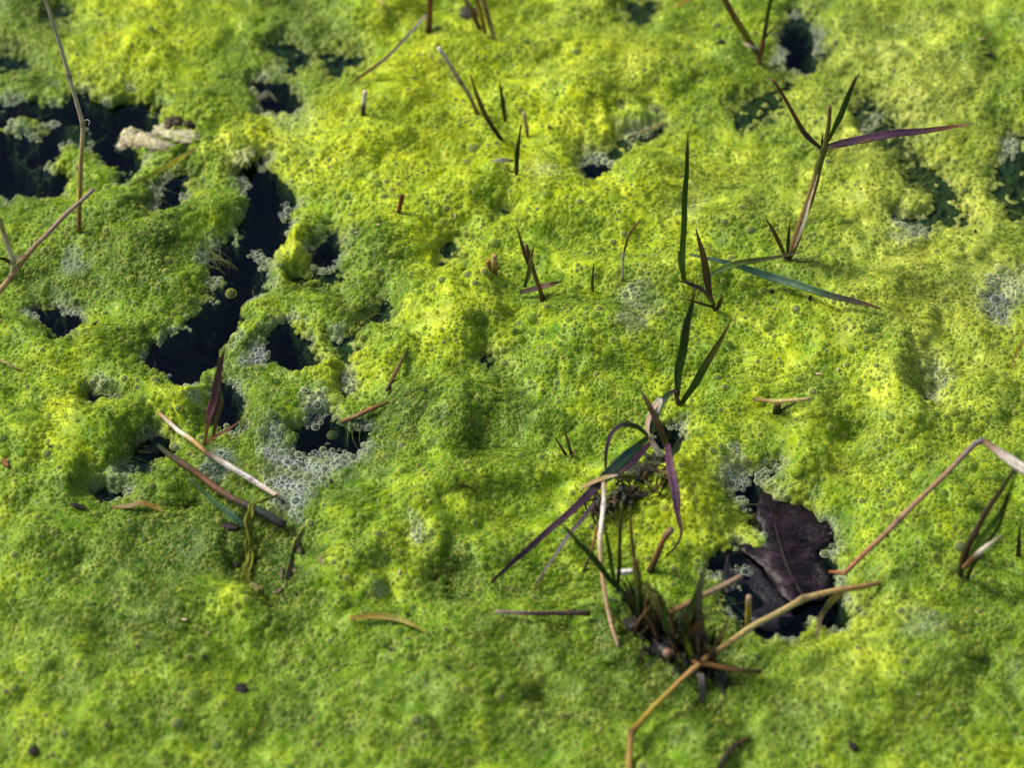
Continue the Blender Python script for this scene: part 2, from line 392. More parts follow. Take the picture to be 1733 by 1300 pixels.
# ------------------------------------------------------------------ object helpers
def tag(o, label=None, cat=None, group=None, kind=None):
    if label: o['label'] = label
    if cat: o['category'] = cat
    if group: o['group'] = group
    if kind: o['kind'] = kind
    return o
def set_color(me, cols):
    a = me.color_attributes.new('tint', 'FLOAT_COLOR', 'POINT')
    c = np.ones((len(me.vertices), 4), np.float32); c[:, :3] = cols; a.data.foreach_set('color', c.ravel())
def set_grain(me, g):
    a = me.attributes.new('grain', 'FLOAT_VECTOR', 'POINT'); a.data.foreach_set('vector', np.asarray(g, np.float32).ravel())
def link_mesh(name, me, mat, parent=None, origin=None):
    o = bpy.data.objects.new(name, me); COL.objects.link(o)
    if mat is not None: me.materials.append(mat)
    if parent is not None:
        o.parent = parent
    elif origin is not None:
        o.location = origin
    return o
def smooth(me): me.polygons.foreach_set('use_smooth', np.ones(len(me.polygons), bool))

# ------------------------------------------------------------------ pond bed and water
def sheet(name, size, z, mat):
    me = bpy.data.meshes.new(name); s = size
    me.from_pydata([(-s, -s, 0), (s, -s, 0), (s, s, 0), (-s, s, 0)], [], [(0, 1, 2, 3)])
    o = link_mesh(name, me, mat); o.location.z = z; tag(o, kind='structure'); return o
sheet('pond_bed', 6.0, -0.06, M_MUD)
sheet('water', 6.0, 0.0, M_WATER)

# ------------------------------------------------------------------ algae mat (one sheet, fine in view, coarse beyond)
def axis(lo, hi, step, far):
    core = np.arange(lo, hi + step / 2, step)
    def tail(s):
        r, d, acc = [], step, 0
        while acc < far: d *= 1.09; acc += d; r.append(acc)
        return np.array(r)
    return np.concatenate([(lo - tail(0))[::-1], core, hi + tail(0)])
tl = on_z(0, 0, 0); bl = on_z(0, FH, 0)
STEP = 0.00066
ax = axis(tl[0] - .02, -tl[0] + .02, STEP, 2.2); ay = axis(bl[1] - .03, tl[1] + .02, STEP, 2.2)
GX, GY = np.meshgrid(ax, ay); nx, ny = len(ax), len(ay)
FX, FY = GX.ravel(), GY.ravel()
Hm, Ffoam, Fhue, Fpale, Fthin, Fth, Fts = fields(FX, FY)
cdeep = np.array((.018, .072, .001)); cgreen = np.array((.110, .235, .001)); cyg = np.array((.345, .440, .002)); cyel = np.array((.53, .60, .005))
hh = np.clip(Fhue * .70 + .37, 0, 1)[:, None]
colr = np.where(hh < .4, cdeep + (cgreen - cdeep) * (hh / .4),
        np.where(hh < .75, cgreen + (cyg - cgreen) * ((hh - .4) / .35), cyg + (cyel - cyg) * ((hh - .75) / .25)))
lum = colr.mean(1)[:, None]
colr = colr + (np.array((1.02, 1.02, .40)) * (lum * 1.25) - colr) * (Fpale[:, None] * .55)
colr = colr + (np.array((.050, .065, .040)) - colr) * (Fthin[:, None] * .75)
colr = colr + (np.array((.52, .58, .46)) - colr) * (Ffoam[:, None] * .40)
depth_dark = np.clip(sstep((-Hm / MM - 1.0) / 8.0), 0, 1)[:, None]  # mud black painted in with depth for light the water absorbs
colr = colr * (1 - depth_dark) + np.array((.004, .005, .007)) * depth_dark
me = bpy.data.meshes.new('algae_mat')
me.vertices.add(nx * ny); me.vertices.foreach_set('co', np.stack([FX, FY, Hm], 1).astype(np.float32).ravel())
ii = (np.arange(ny - 1)[:, None] * nx + np.arange(nx - 1)[None, :]).ravel()
quads = np.stack([ii, ii + 1, ii + nx + 1, ii + nx], 1).astype(np.int32)
me.loops.add(quads.size); me.loops.foreach_set('vertex_index', quads.ravel())
me.polygons.add(len(quads)); me.polygons.foreach_set('loop_start', np.arange(0, quads.size, 4, dtype=np.int32))
me.update(calc_edges=True); smooth(me)
set_color(me, colr)
mat_obj = link_mesh('algae_mat', me, M_ALGAE)
tag(mat_obj, 'bright yellow-green mat of bubbly floating algae covering the dark pond', 'algae', kind='stuff')
Hgrid = Hm.reshape(ny, nx); Fgrid = Ffoam.reshape(ny, nx); Tgrid = np.maximum(Fth, Fts * .8).reshape(ny, nx)
Cgrid = colr.reshape(ny, nx, 3)
def bil(G, x, y):
    i = np.clip(np.searchsorted(ax, x) - 1, 0, nx - 2); j = np.clip(np.searchsorted(ay, y) - 1, 0, ny - 2)
    u = (x - ax[i]) / (ax[i + 1] - ax[i]); v = (y - ay[j]) / (ay[j + 1] - ay[j])
    return G[j, i] * (1 - u) * (1 - v) + G[j, i + 1] * u * (1 - v) + G[j + 1, i] * (1 - u) * v + G[j + 1, i + 1] * u * v
def surf(x, y):
    return max(float(bil(Hgrid, np.array([x]), np.array([y]))[0]), 0.0)

# ------------------------------------------------------------------ bubbles
ZS = .80
def torus_data(nu=16, nv=5, minor=.11):
    vs, fs = [], []
    for a in range(nu):
        A = 2 * math.pi * a / nu
        for b in range(nv):
            B = 2 * math.pi * b / nv; r = .97 + minor * math.cos(B)
            vs.append((r * math.cos(A), r * math.sin(A), .10 + minor * 1.1 * math.sin(B)))
    for a in range(nu):
        for b in range(nv):
            fs.append((a * nv + b, ((a + 1) % nu) * nv + b, ((a + 1) % nu) * nv + (b + 1) % nv, a * nv + (b + 1) % nv))
    return vs, fs
def dome_mesh():
    bm = bmesh.new()
    bmesh.ops.create_uvsphere(bm, u_segments=22, v_segments=12, radius=1.0)
    bmesh.ops.delete(bm, geom=[v for v in bm.verts if v.co.z < -0.1], context='VERTS')
    for v in bm.verts: v.co.z *= .95
    k = len(bm.faces)
    vs, fs = torus_data(28, 6, .045)
    bv = [bm.verts.new(v) for v in vs]
    rf = [bm.faces.new([bv[i] for i in f]) for f in fs]
    k2 = set(bm.faces)
    for v in bmesh.ops.create_uvsphere(bm, u_segments=20, v_segments=8, radius=.93)['verts']: v.co.z = v.co.z * .28 + .02
    cf = [f for f in bm.faces if f not in k2]
    for f in bm.faces: f.smooth = True
    for f in rf: f.material_index = 2
    for f in cf: f.material_index = 1
    me = bpy.data.meshes.new('bubble'); bm.to_mesh(me); bm.free()
    for m in (M_FILM, M_CAV, M_RING): me.materials.append(m)
    return me
NC = 420000
cx = RNG.uniform(tl[0] - .015, -tl[0] + .015, NC); cyy = RNG.uniform(bl[1] - .02, tl[1] + .012, NC)
# keep to the camera's trapezium plus a margin
ppx, ppy = project(cx, cyy, np.full(NC, .006))
keep = (ppx > -60) & (ppx < FW + 60) & (ppy > -60) & (ppy < FH + 60)
cx, cyy = cx[keep], cyy[keep]
ex, ey = RNG.uniform(tl[0], -tl[0], 900000), RNG.uniform(bl[1], tl[1], 900000)
ek = bil(Fgrid, ex, ey) > .32      # foam is packed closer
cx = np.concatenate([cx, ex[ek]]); cyy = np.concatenate([cyy, ey[ek]]); n = len(cx)
fo = bil(Fgrid, cx, cyy); hz = bil(Hgrid, cx, cyy); tt = bil(Tgrid, cx, cyy)
dens = .2 + 1.3 * NS[3](cx / .024, cyy / .024) + .8 * NS[5](cx / .008, cyy / .008)
pr = np.clip(.45 + .6 * dens, .06, 1)
rad = np.exp(RNG.normal(math.log(.53), .42, n)) * (1 + .25 * np.clip(NS[9](cx / .03, cyy / .03), -1, 1))
big = RNG.random(n) < .010; rad[big] *= RNG.uniform(1.5, 2.5, big.sum())
rad = np.clip(rad * (1 - .32 * fo), .28, 2.2) * MM
open_w = (tt > .72) | (hz < -.0016)
pr = np.where(open_w, fo * 2.2 - .5, np.maximum(pr, fo * 1.5))
pr = np.where((hz < -.0005) & (fo < .3) & ~open_w, np.clip(pr * .9 + .1, 0, 1), pr)
ok = RNG.random(n) < pr
cx, cyy, rad, fo, hz = cx[ok], cyy[ok], rad[ok], fo[ok], hz[ok]
# a few conspicuous ones read off the photograph: x, y, radius px
NAMED = [(330, 1180, 14), (738, 248, 11), (800, 240, 12), (790, 262, 9), (712, 302, 10), (388, 470, 10), (560, 710, 9), (580, 769, 7), 
         (1440, 590, 9), (985, 665, 8), (1105, 865, 10), (1655, 415, 12), (1040, 340, 14), (260, 108, 12), (1165, 65, 10), (1422, 102, 10),
         (245, 712, 8), (285, 655, 9), (500, 840, 8), (1420, 370, 9), (540, 365, 11), (630, 275, 8), (1520, 455, 11), (1300, 900, 8), (640, 915, 9),
         (525, 1150, 9), (300, 1225, 10), (255, 1210, 8), (1625, 925, 11), (1345, 800, 11), (520, 440, 8), (1075, 30, 9), (1380, 690, 8)]
nmx, nmy, nmr = [], [], []
for (a, b_, r_) in NAMED:
    p = on_z(a, b_ + 3, .009); nmx.append(p[0]); nmy.append(p[1]); nmr.append(r_ * PX)
nmx, nmy, nmr = map(np.array, (nmx, nmy, nmr))
order = np.argsort(-rad)
cx = np.concatenate([nmx, cx[order]]); cyy = np.concatenate([nmy, cyy[order]]); rad = np.concatenate([nmr, rad[order]])
CELL = .0036; grid = {}; sel = []
xl, yl, rl = cx.tolist(), cyy.tolist(), rad.tolist()
for i in range(len(xl)):
    x, y, r = xl[i], yl[i], rl[i]; gi, gj = int(x // CELL), int(y // CELL); good = True
    for a in (gi - 1, gi, gi + 1):
        for b_ in (gj - 1, gj, gj + 1):
            for k in grid.get((a, b_), ()):
                dx = xl[k] - x; dy = yl[k] - y; s = (rl[k] + r) * .84
                if dx * dx + dy * dy < s * s: good = False; break
            if not good: break
        if not good: break
    if good: grid.setdefault((gi, gj), []).append(i); sel.append(i)
sel = np.array(sel); cx, cyy, rad = cx[sel], cyy[sel], rad[sel]
fo = bil(Fgrid, cx, cyy); hz = bil(Hgrid, cx, cyy)
ag = np.stack([bil(Cgrid[:, :, k], cx, cyy) for k in range(3)], 1)
e = .0012
sx = (np.maximum(bil(Hgrid, cx + e, cyy), 0) - np.maximum(bil(Hgrid, cx - e, cyy), 0)) / (2 * e)
sy = (np.maximum(bil(Hgrid, cx, cyy + e), 0) - np.maximum(bil(Hgrid, cx, cyy - e), 0)) / (2 * e)
nrm = np.stack([-sx * .6, -sy * .6 - .12, np.ones_like(sx)], 1); nrm /= np.linalg.norm(nrm, axis=1)[:, None]
cz = np.maximum(hz, 0) + rad * RNG.uniform(-.10, .06, len(rad)) * np.where(hz > 0, 1, .2)
pos = np.stack([cx, cyy, cz], 1)
print('bubbles', len(cx))
order = np.argsort(-rad); NB = 300
dome = dome_mesh()
for k in order[:NB]:
    o = bpy.data.objects.new('bubble', dome); COL.objects.link(o); o.parent = mat_obj
    q = Vector(nrm[k]).to_track_quat('Z', 'Y')
    o.matrix_local = Matrix.LocRotScale(Vector(pos[k]), q, Vector((rad[k],) * 3))
    o['foam'] = float(fo[k]); o['alg'] = [float(c) for c in ag[k]]
rest = order[NB:]
fm = bpy.data.meshes.new('foam_bubbles'); fm.vertices.add(len(rest)); fm.vertices.foreach_set('co', pos[rest].astype(np.float32).ravel())
for nm_, ty, dat, key in (('radius', 'FLOAT', rad[rest], 'value'), ('foam', 'FLOAT', fo[rest], 'value'), ('up', 'FLOAT_VECTOR', nrm[rest].ravel(), 'vector'), ('alg', 'FLOAT_VECTOR', ag[rest].ravel(), 'vector')):
    a = fm.attributes.new(nm_, ty, 'POINT'); a.data.foreach_set(key, np.asarray(dat, np.float32))
foam_obj = bpy.data.objects.new('foam_bubbles', fm); COL.objects.link(foam_obj); foam_obj.parent = mat_obj
tag(foam_obj, 'countless tiny gas bubbles trapped in the algae', kind='stuff')
ng = bpy.data.node_groups.new('bubbles_on_points', 'GeometryNodeTree')
ng.interface.new_socket('Geometry', in_out='INPUT', socket_type='NodeSocketGeometry')
ng.interface.new_socket('Geometry', in_out='OUTPUT', socket_type='NodeSocketGeometry')
gn = ng.nodes; gl = ng.links.new
gi_, go_ = gn.new('NodeGroupInput'), gn.new('NodeGroupOutput')
def finish(sock, mat, scale=None, z=0):
    if scale:
        tf = gn.new('GeometryNodeTransform'); gl(sock, tf.inputs['Geometry']); tf.inputs['Translation'].default_value = (0, 0, z); tf.inputs['Scale'].default_value = scale; sock = tf.outputs[0]
    sm = gn.new('GeometryNodeSetShadeSmooth'); gl(sock, sm.inputs[0])
    mt = gn.new('GeometryNodeSetMaterial'); gl(sm.outputs[0], mt.inputs[0]); mt.inputs['Material'].default_value = mat
    return mt.outputs[0]
sp = gn.new('GeometryNodeMeshUVSphere'); sp.inputs[0].default_value = 14; sp.inputs[1].default_value = 10; sp.inputs[2].default_value = 1.0
po = gn.new('GeometryNodeInputPosition'); sep = gn.new('ShaderNodeSeparateXYZ'); gl(po.outputs[0], sep.inputs[0])
lt = gn.new('FunctionNodeCompare'); lt.operation = 'LESS_THAN'; gl(sep.outputs[2], lt.inputs[0]); lt.inputs[1].default_value = -.1
dg_ = gn.new('GeometryNodeDeleteGeometry'); gl(sp.outputs[0], dg_.inputs[0]); gl(lt.outputs[0], dg_.inputs[1])
film_s = finish(dg_.outputs[0], M_FILM, (1, 1, ZS))
dk = gn.new('GeometryNodeMeshUVSphere'); dk.inputs[0].default_value = 12; dk.inputs[1].default_value = 6; dk.inputs[2].default_value = .93
cav_s = finish(dk.outputs[0], M_CAV, (1, 1, .30), .02)
c1_ = gn.new('GeometryNodeCurvePrimitiveCircle'); c1_.inputs['Resolution'].default_value = 14; c1_.inputs['Radius'].default_value = .97
c2_ = gn.new('GeometryNodeCurvePrimitiveCircle'); c2_.inputs['Resolution'].default_value = 5; c2_.inputs['Radius'].default_value = .085
cm_ = gn.new('GeometryNodeCurveToMesh'); gl(c1_.outputs[0], cm_.inputs[0]); gl(c2_.outputs[0], cm_.inputs[1])
ring_s = finish(cm_.outputs[0], M_RING, (1, 1, 1.1), .10)
jn = gn.new('GeometryNodeJoinGeometry'); gl(film_s, jn.inputs[0]); gl(cav_s, jn.inputs[0]); gl(ring_s, jn.inputs[0])
ip = gn.new('GeometryNodeInstanceOnPoints'); gl(gi_.outputs[0], ip.inputs['Points']); gl(jn.outputs[0], ip.inputs['Instance'])
na = gn.new('GeometryNodeInputNamedAttribute'); na.data_type = 'FLOAT_VECTOR'; na.inputs[0].default_value = 'up'
al = gn.new('FunctionNodeAlignEulerToVector'); al.axis = 'Z'; gl(na.outputs[0], al.inputs['Vector']); gl(al.outputs[0], ip.inputs['Rotation'])
nr = gn.new('GeometryNodeInputNamedAttribute'); nr.data_type = 'FLOAT'; nr.inputs[0].default_value = 'radius'
gl(nr.outputs[0], ip.inputs['Scale']); gl(ip.outputs[0], go_.inputs[0])
for m_ in (M_FILM, M_CAV, M_RING): fm.materials.append(m_)
mod = foam_obj.modifiers.new('bubbles', 'NODES'); mod.node_group = ng

# ------------------------------------------------------------------ loose algae filaments combed over the mat
def filaments(count):
    rng = np.random.default_rng(21)
    vs, fs, cs = [], [], []
    X0 = rng.uniform(tl[0], -tl[0], count * 5); Y0 = rng.uniform(bl[1], tl[1], count * 5)
    dn = NS[13](X0 / .03 + 3, Y0 / .03) + .6 * NS[9](X0 / .011, Y0 / .011)
    hz_ = bil(Hgrid, X0, Y0); a_, b_ = project(X0, Y0, np.full(len(X0), .005))
    k = np.nonzero((dn > .22) & (hz_ > .0015) & (a_ > -30) & (a_ < FW + 30) & (b_ > -30) & (b_ < FH + 30))[0][:count]
    X, Y = X0[k].copy(), Y0[k].copy(); n_ = len(k); SEG = 9
    st = rng.uniform(.0008, .0024, n_); jit = rng.normal(0, .35, n_); lift = rng.uniform(.0002, .0009, n_); w_ = rng.uniform(.00007, .00016, n_)
    P = []
    for q in range(SEG + 1):
        P.append(np.stack([X, Y, np.maximum(bil(Hgrid, X, Y), 0) + lift * math.sin(math.pi * (q + .3) / (SEG + .6)) * 1.2], 1))
        an = 2.2 * NS[11](X / .060, Y / .060) + jit + .5 * NS[2](X / .006, Y / .006)
        X = X + st * np.cos(an); Y = Y + st * np.sin(an)
    base = np.stack([bil(Cgrid[:, :, c], P[4][:, 0], P[4][:, 1]) for c in range(3)], 1)
    base = base * rng.uniform(.45, 1.7, n_)[:, None] + np.array((.02, .02, 0)) * rng.random(n_)[:, None]
    V = np.zeros((n_, SEG + 1, 3, 3))
    for q in range(SEG + 1):
        d = P[min(q + 1, SEG)] - P[max(q - 1, 0)]; d /= np.linalg.norm(d, axis=1)[:, None] + 1e-9
        sd_ = np.cross(d, (0, 0, 1.0)); ww = (w_ * (1 - .7 * abs(q / SEG - .5) * 2))[:, None]
        V[:, q, 0] = P[q] - sd_ * ww; V[:, q, 1] = P[q] + sd_ * ww; V[:, q, 2] = P[q] + np.array((0, 0, 1.3)) * ww
    V = V.reshape(-1, 3); F = []
    o_ = (np.arange(n_) * (SEG + 1) * 3)[:, None]
    for q in range(SEG):
        for c in range(3):
            c2 = (c + 1) % 3
            F.append(np.concatenate([o_ + q * 3 + c, o_ + q * 3 + c2, o_ + q * 3 + 3 + c2, o_ + q * 3 + 3 + c], 1))
    F = np.concatenate(F).astype(np.int32)
    m_ = bpy.data.meshes.new('algae_filaments'); m_.vertices.add(len(V)); m_.vertices.foreach_set('co', V.astype(np.float32).ravel())
    m_.loops.add(F.size); m_.loops.foreach_set('vertex_index', F.ravel()); m_.polygons.add(len(F)); m_.polygons.foreach_set('loop_start', np.arange(0, F.size, 4, dtype=np.int32))
    m_.update(calc_edges=True); smooth(m_); set_color(m_, np.repeat(np.clip(base, .003, .6), (SEG + 1) * 3, axis=0))
    o = link_mesh('algae_filaments', m_, M_ALGAE, mat_obj)
    tag(o, 'loose silky algae threads combed over the mat', kind='stuff')
filaments(6500)

#PLANTS#
# ------------------------------------------------------------------ stems, blades, debris
TAN_ = (.36, .25, .14); PALE_ = (.62, .55, .46); STRAW = (.50, .38, .13); BROWN = (.16, .085, .035); DARK = (.035, .026, .018)
REDB = (.17, .060, .025); PURP = (.060, .026, .048); PURL = (.13, .055, .085); GRN = (.035, .095, .018); GRN2 = (.075, .150, .020); OLIVE = (.110, .115, .025)
DGRN = (.020, .045, .014); TEAL = (.035, .095, .055); GOLD = (.42, .29, .04); GREY = (.22, .18, .16); YGRN = (.28, .32, .015); BLACK = (.008, .007, .008)

def place(pts, mode, base=None):
    """photo pixels -> points in the place. 'up': in the upright plane through the base, third value = lean towards the camera in mm;
    'lie': on the mat, third value = mm above it; 'abs': third value = mm above the water"""
    out = []
    if mode == 'up':
        b = base or pts[0]
        g = on_surf(b[0], b[1])
        for p in pts:
            lean = p[2] if len(p) > 2 else 0.0
            out.append(on_y(p[0], p[1], g[1] - lean * MM))
    elif mode == 'lie':
        for p in pts: out.append(on_surf(p[0], p[1], p[2] if len(p) > 2 else .6))
    else:
        for p in pts: out.append(on_z(p[0], p[1], p[2] * MM))
    return [Vector(o) for o in out]
def on_surf(px, py, off=0.0):
    z = .006
    for _ in range(6):
        q = on_z(px, py, z); z = .5 * z + .5 * (surf(q[0], q[1]) + off * MM)
    return on_z(px, py, z)
def catmull(P, per=6):
    n = len(P)
    if n == 2: return [P[0].lerp(P[1], k / 8) for k in range(9)], [k / 8 for k in range(9)]
    out, ts = [], []
    for i in range(n - 1):
        p0 = P[i - 1] if i else P[0] * 2 - P[1]; p1, p2 = P[i], P[i + 1]; p3 = P[i + 2] if i + 2 < n else P[-1] * 2 - P[-2]
        for k in range(per):
            t = k / per
            out.append(.5 * ((2 * p1) + (p2 - p0) * t + (2 * p0 - 5 * p1 + 4 * p2 - p3) * t * t + (3 * p1 - p0 - 3 * p2 + p3) * t ** 3)); ts.append((i + t) / (n - 1))
    out.append(P[-1]); ts.append(1.0)
    return out, ts
def linear(P, per=5):
    out, ts = [], []; n = len(P)
    for i in range(n - 1):
        for k in range(per): out.append(P[i].lerp(P[i + 1], k / per)); ts.append((i + k / per) / (n - 1))
    out.append(P[-1]); ts.append(1.0); return out, ts
def ramp(vals, t):
    if not isinstance(vals, (list,)): return vals
    if len(vals) == 1: return vals[0]
    f = t * (len(vals) - 1); i = min(int(f), len(vals) - 2); u = f - i
    a, b = vals[i], vals[i + 1]
    if isinstance(a, tuple): return tuple(a[k] * (1 - u) + b[k] * u for k in range(3))
    return a * (1 - u) + b * u
CAMV = Vector(CAM)
def sweep(pts, width, cols, flat=1.0, fold=0.0, twist=0.0, sides=10, nodes=(), rough=.06, straight=False, per=6, seed=0):
    """width: list of px diameters along the length; flat: thickness / width; nodes: places (0..1) where a stem swells"""
    rnd = random.Random(seed or int(pts[0].x * 1e6) & 0xffff)
    C, T = (linear if straight else catmull)(pts, per)
    n = len(C); vs, fs, cs, gr = [], [], [], []; prev = None; acc = 0
    ph = rnd.uniform(0, 9)
    for i, (c, t) in enumerate(zip(C, T)):
        tg = (C[min(i + 1, n - 1)] - C[max(i - 1, 0)]).normalized()
        acc += (c - C[i - 1]).length if i else 0
        view = (CAMV - c).normalized()
        wd = tg.cross(view)
        wd = wd.normalized() if wd.length > 1e-4 else Vector((1, 0, 0))
        nd = wd.cross(tg).normalized()
        tw = twist + .25 * math.sin(acc * 60 + ph)
        wd, nd = wd * math.cos(tw) + nd * math.sin(tw), nd * math.cos(tw) - wd * math.sin(tw)
        a = max(ramp(width, t) * PX * .5, 5e-5)
        for q in nodes: a *= 1 + .38 * math.exp(-((t - q) / .016) ** 2)
        a *= 1 + rough * math.sin(acc * 900 + ph) * .5 + rough * math.sin(acc * 2300 + 2 * ph) * .5
        b = a * flat if flat < 1 else a
        b = max(b, 6e-5)
        c = c + wd * (a * .16 * math.sin(acc * 190 + ph)) + nd * (a * .16 * math.sin(acc * 310 + 2.3 * ph)); col = ramp(cols, t)
        for q in nodes:
            k = math.exp(-((t - q) / .012) ** 2) * .65; col = tuple(x * (1 - k) + y * k for x, y in zip(col, (.05, .03, .02)))
        for k in range(sides):
            th = 2 * math.pi * k / sides; u, v = math.cos(th), math.sin(th)
            vs.append(c + wd * (a * u) + nd * (b * v + fold * a * abs(u))); cs.append(col); gr.append((u * (5.0 if flat < 1 else 3.0) + ph, v * 3.0 * flat, acc * 45))
    for i in range(n - 1):
        for k in range(sides):
            k2 = (k + 1) % sides; fs.append((i * sides + k, i * sides + k2, (i + 1) * sides + k2, (i + 1) * sides + k))
    fs.append(tuple(range(sides))[::-1]); fs.append(tuple((n - 1) * sides + k for k in range(sides)))
    return vs, fs, cs, gr
def build(name, data, mat, parent=None, origin=None):
    vs, fs, cs, gr = data
    o0 = origin if origin is not None else (parent['o0'] if parent is not None and 'o0' in parent else vs[0])
    o0 = Vector(o0)
    me = bpy.data.meshes.new(name); me.from_pydata([tuple(v - o0) for v in vs], [], fs); me.update(); smooth(me)
    set_color(me, np.array(cs, float)); set_grain(me, gr)
    o = bpy.data.objects.new(name, me); COL.objects.link(o); me.materials.append(mat)
    if parent is not None: o.parent = parent
    else: o.location = o0
    return o
def root(name, px, py, label, cat, group=None):
    p = on_surf(px, py); e_ = bpy.data.objects.new(name, None); COL.objects.link(e_); e_.empty_display_size = .005
    e_.location = p; e_['o0'] = [float(x) for x in p]
    return tag(e_, label, cat, group)
def stem(par, name, pts, width, cols, mode='up', base=None, label=None, **kw):
    P = place(pts, mode, base)
    o = build(name, sweep(P, width if isinstance(width, list) else [width, width], cols if isinstance(cols, list) else [cols], sides=10, **kw), M_STEM, par)
    if label: o['label'] = label
    return o
def blade(par, name, pts, width, cols, mode='up', base=None, twist=None, fold=.28, label=None, **kw):
    P = place(pts, mode, base)
    w_ = width if isinstance(width, list) else [width * .55, width * .9, width, width * .92, width * .7, width * .42, width * .12]
    tw = twist if twist is not None else random.uniform(-.45, .45)
    o = build(name, sweep(P, w_, cols if isinstance(cols, list) else [cols], flat=.14, fold=fold, twist=tw, sides=12, rough=.03, **kw), M_BLADE, par)
    if label: o['label'] = label
    return o
def one_stem(name, label, cat, pts, width, cols, mode='lie', group=None, **kw): return tag(stem(None, name, pts, width, cols, mode, **kw), label, cat, group)
def one_blade(name, label, cat, pts, width, cols, mode='lie', group=None, **kw): return tag(blade(None, name, pts, width, cols, mode, **kw), label, cat, group)

def blob(name, px, py, sx, sy, sz, cols, mat, parent=None, off=0.0, amp=.28, seed=1, rz=0.0, res=(22, 14), freq=2.2):
    """lumpy mass: sizes in photo pixels (x across, y along the ground, z up)"""
    c = Vector(on_surf(px, py, off)); f = make_noise(500 + seed); vs, fs, cs, gr = [], [], [], []
    nu, nv = res; rnd = random.Random(seed)
    for j in range(nv + 1):
        ph = math.pi * j / nv
        for i in range(nu):
            th = 2 * math.pi * i / nu
            d = Vector((math.sin(ph) * math.cos(th), math.sin(ph) * math.sin(th), math.cos(ph)))
            k = 1 + amp * float(f(d.x * freq + 3 * d.z + 7, d.y * freq + 9)) + amp * .5 * float(f(d.x * freq * 2.7 + 5 * d.z, d.y * freq * 2.7))
            v = Vector((d.x * sx * k * PX, d.y * sy * k * PX / math.sin(PITCH), d.z * sz * k * PX)); v.rotate(Matrix.Rotation(rz, 3, 'Z'))
            vs.append(c + v); q = float(f(d.x * 3 + 20, d.y * 3 + d.z)) * .8 + .5
            cs.append(ramp(cols, min(max(q, 0), 1))); gr.append((d.x * 4, d.y * 4, d.z * 4))
    for j in range(nv):
        for i in range(nu):
            i2 = (i + 1) % nu; fs.append((j * nu + i, (j + 1) * nu + i, (j + 1) * nu + i2, j * nu + i2))
    return build(name, (vs, fs, cs, gr), mat, parent, None if parent is not None else c - Vector((0, 0, sz * PX)))
def flake(name, px, py, L, W, rot, cols, mat=None, parent=None, off=.5, seed=1, tilt=.25):
    """small chip of plant litter, a bent irregular lens, L and W in photo pixels"""
    rnd = random.Random(seed * 13 + 5); c = Vector(on_surf(px, py, off)); vs, fs, cs, gr = [], [], [], []
    n = 9; a, b = L * PX * .5, W * PX * .5
    prof = [(math.sin(math.pi * (i + .35) / (n - .3)) ** .6) * rnd.uniform(.75, 1.15) for i in range(n)]
    M = Matrix.Rotation(rot, 3, 'Z') @ Matrix.Rotation(rnd.uniform(-tilt, tilt), 3, 'Y') @ Matrix.Rotation(rnd.uniform(-tilt, tilt), 3, 'X')
    for i in range(n):
        x = -a + 2 * a * i / (n - 1); bend = .18 * a * math.sin(2.2 * i / n + seed)
        for k in range(8):
            th = 2 * math.pi * k / 8; v = Vector((x, b * prof[i] * math.cos(th) + bend, b * .35 * prof[i] * math.sin(th) + .1 * bend))
            vs.append(c + M @ v); q = rnd.random(); cs.append(ramp(cols, q)); gr.append((i, k, 0))
    for i in range(n - 1):
        for k in range(8): k2 = (k + 1) % 8; fs.append((i * 8 + k, i * 8 + k2, (i + 1) * 8 + k2, (i + 1) * 8 + k))
    fs.append(tuple(range(8))[::-1]); fs.append(tuple((n - 1) * 8 + k for k in range(8)))
    return build(name, (vs, fs, cs, gr), mat or M_STEM, parent)
def leaf_sheet(name, outline, mat, cols, zf, thick=.0005, step=.0022, parent=None, origin=None):
    """a leaf from its outline (photo px, on the water); zf(x, y) gives its height"""
    P = [Vector(on_z(a, b_, .002)[:2]) for a, b_ in outline]
    B = []
    for i in range(len(P)):
        a, b_ = P[i], P[(i + 1) % len(P)]; k = max(2, int((b_ - a).length / step))
        nn = Vector((-(b_ - a).y, (b_ - a).x)).normalized()
        for q in range(k):
            B.append(a.lerp(b_, q / k) + nn * random.uniform(-.00035, .00035))
    def inside(p):
        r = False
        for i in range(len(B)):
            a, b_ = B[i], B[i - 1]
            if (a.y > p.y) != (b_.y > p.y) and p.x < (b_.x - a.x) * (p.y - a.y) / (b_.y - a.y) + a.x: r = not r
        return r
    xs = [p.x for p in B]; ys = [p.y for p in B]; I = []
    x = min(xs)
    while x < max(xs):
        y = min(ys)
        while y < max(ys):
            p = Vector((x + random.uniform(-.3, .3) * step, y + random.uniform(-.3, .3) * step))
            if inside(p) and min((p - q).length for q in B) > step * .5: I.append(p)
            y += step
        x += step
    allp = B + I
    V, _, F, *_ = delaunay_2d_cdt(allp, [(i, (i + 1) % len(B)) for i in range(len(B))], [list(range(len(B)))], 1, 1e-7)
    top = [Vector((p.x, p.y, zf(p.x, p.y))) for p in V]; n = len(top)
    vs = top + [v - Vector((0, 0, thick)) for v in top]
    fs = [tuple(f) for f in F] + [tuple(i + n for i in f)[::-1] for f in F]
    cnt = {}
    for f in F:
        for i in range(len(f)): e_ = (f[i], f[(i + 1) % len(f)]); cnt[e_] = 1
    for (a, b_) in cnt:
        if (b_, a) not in cnt: fs.append((b_, a, a + n, b_ + n))
    cs, gr = [], []
    for v in vs:
        q = .5 + .9 * float(NS[4](v.x / .013, v.y / .013)); cs.append(ramp(cols, min(max(q, 0), 1))); gr.append((v.x * 300, v.y * 300, 0))
    return build(name, (vs, fs, cs, gr), mat, parent, origin or vs[0])

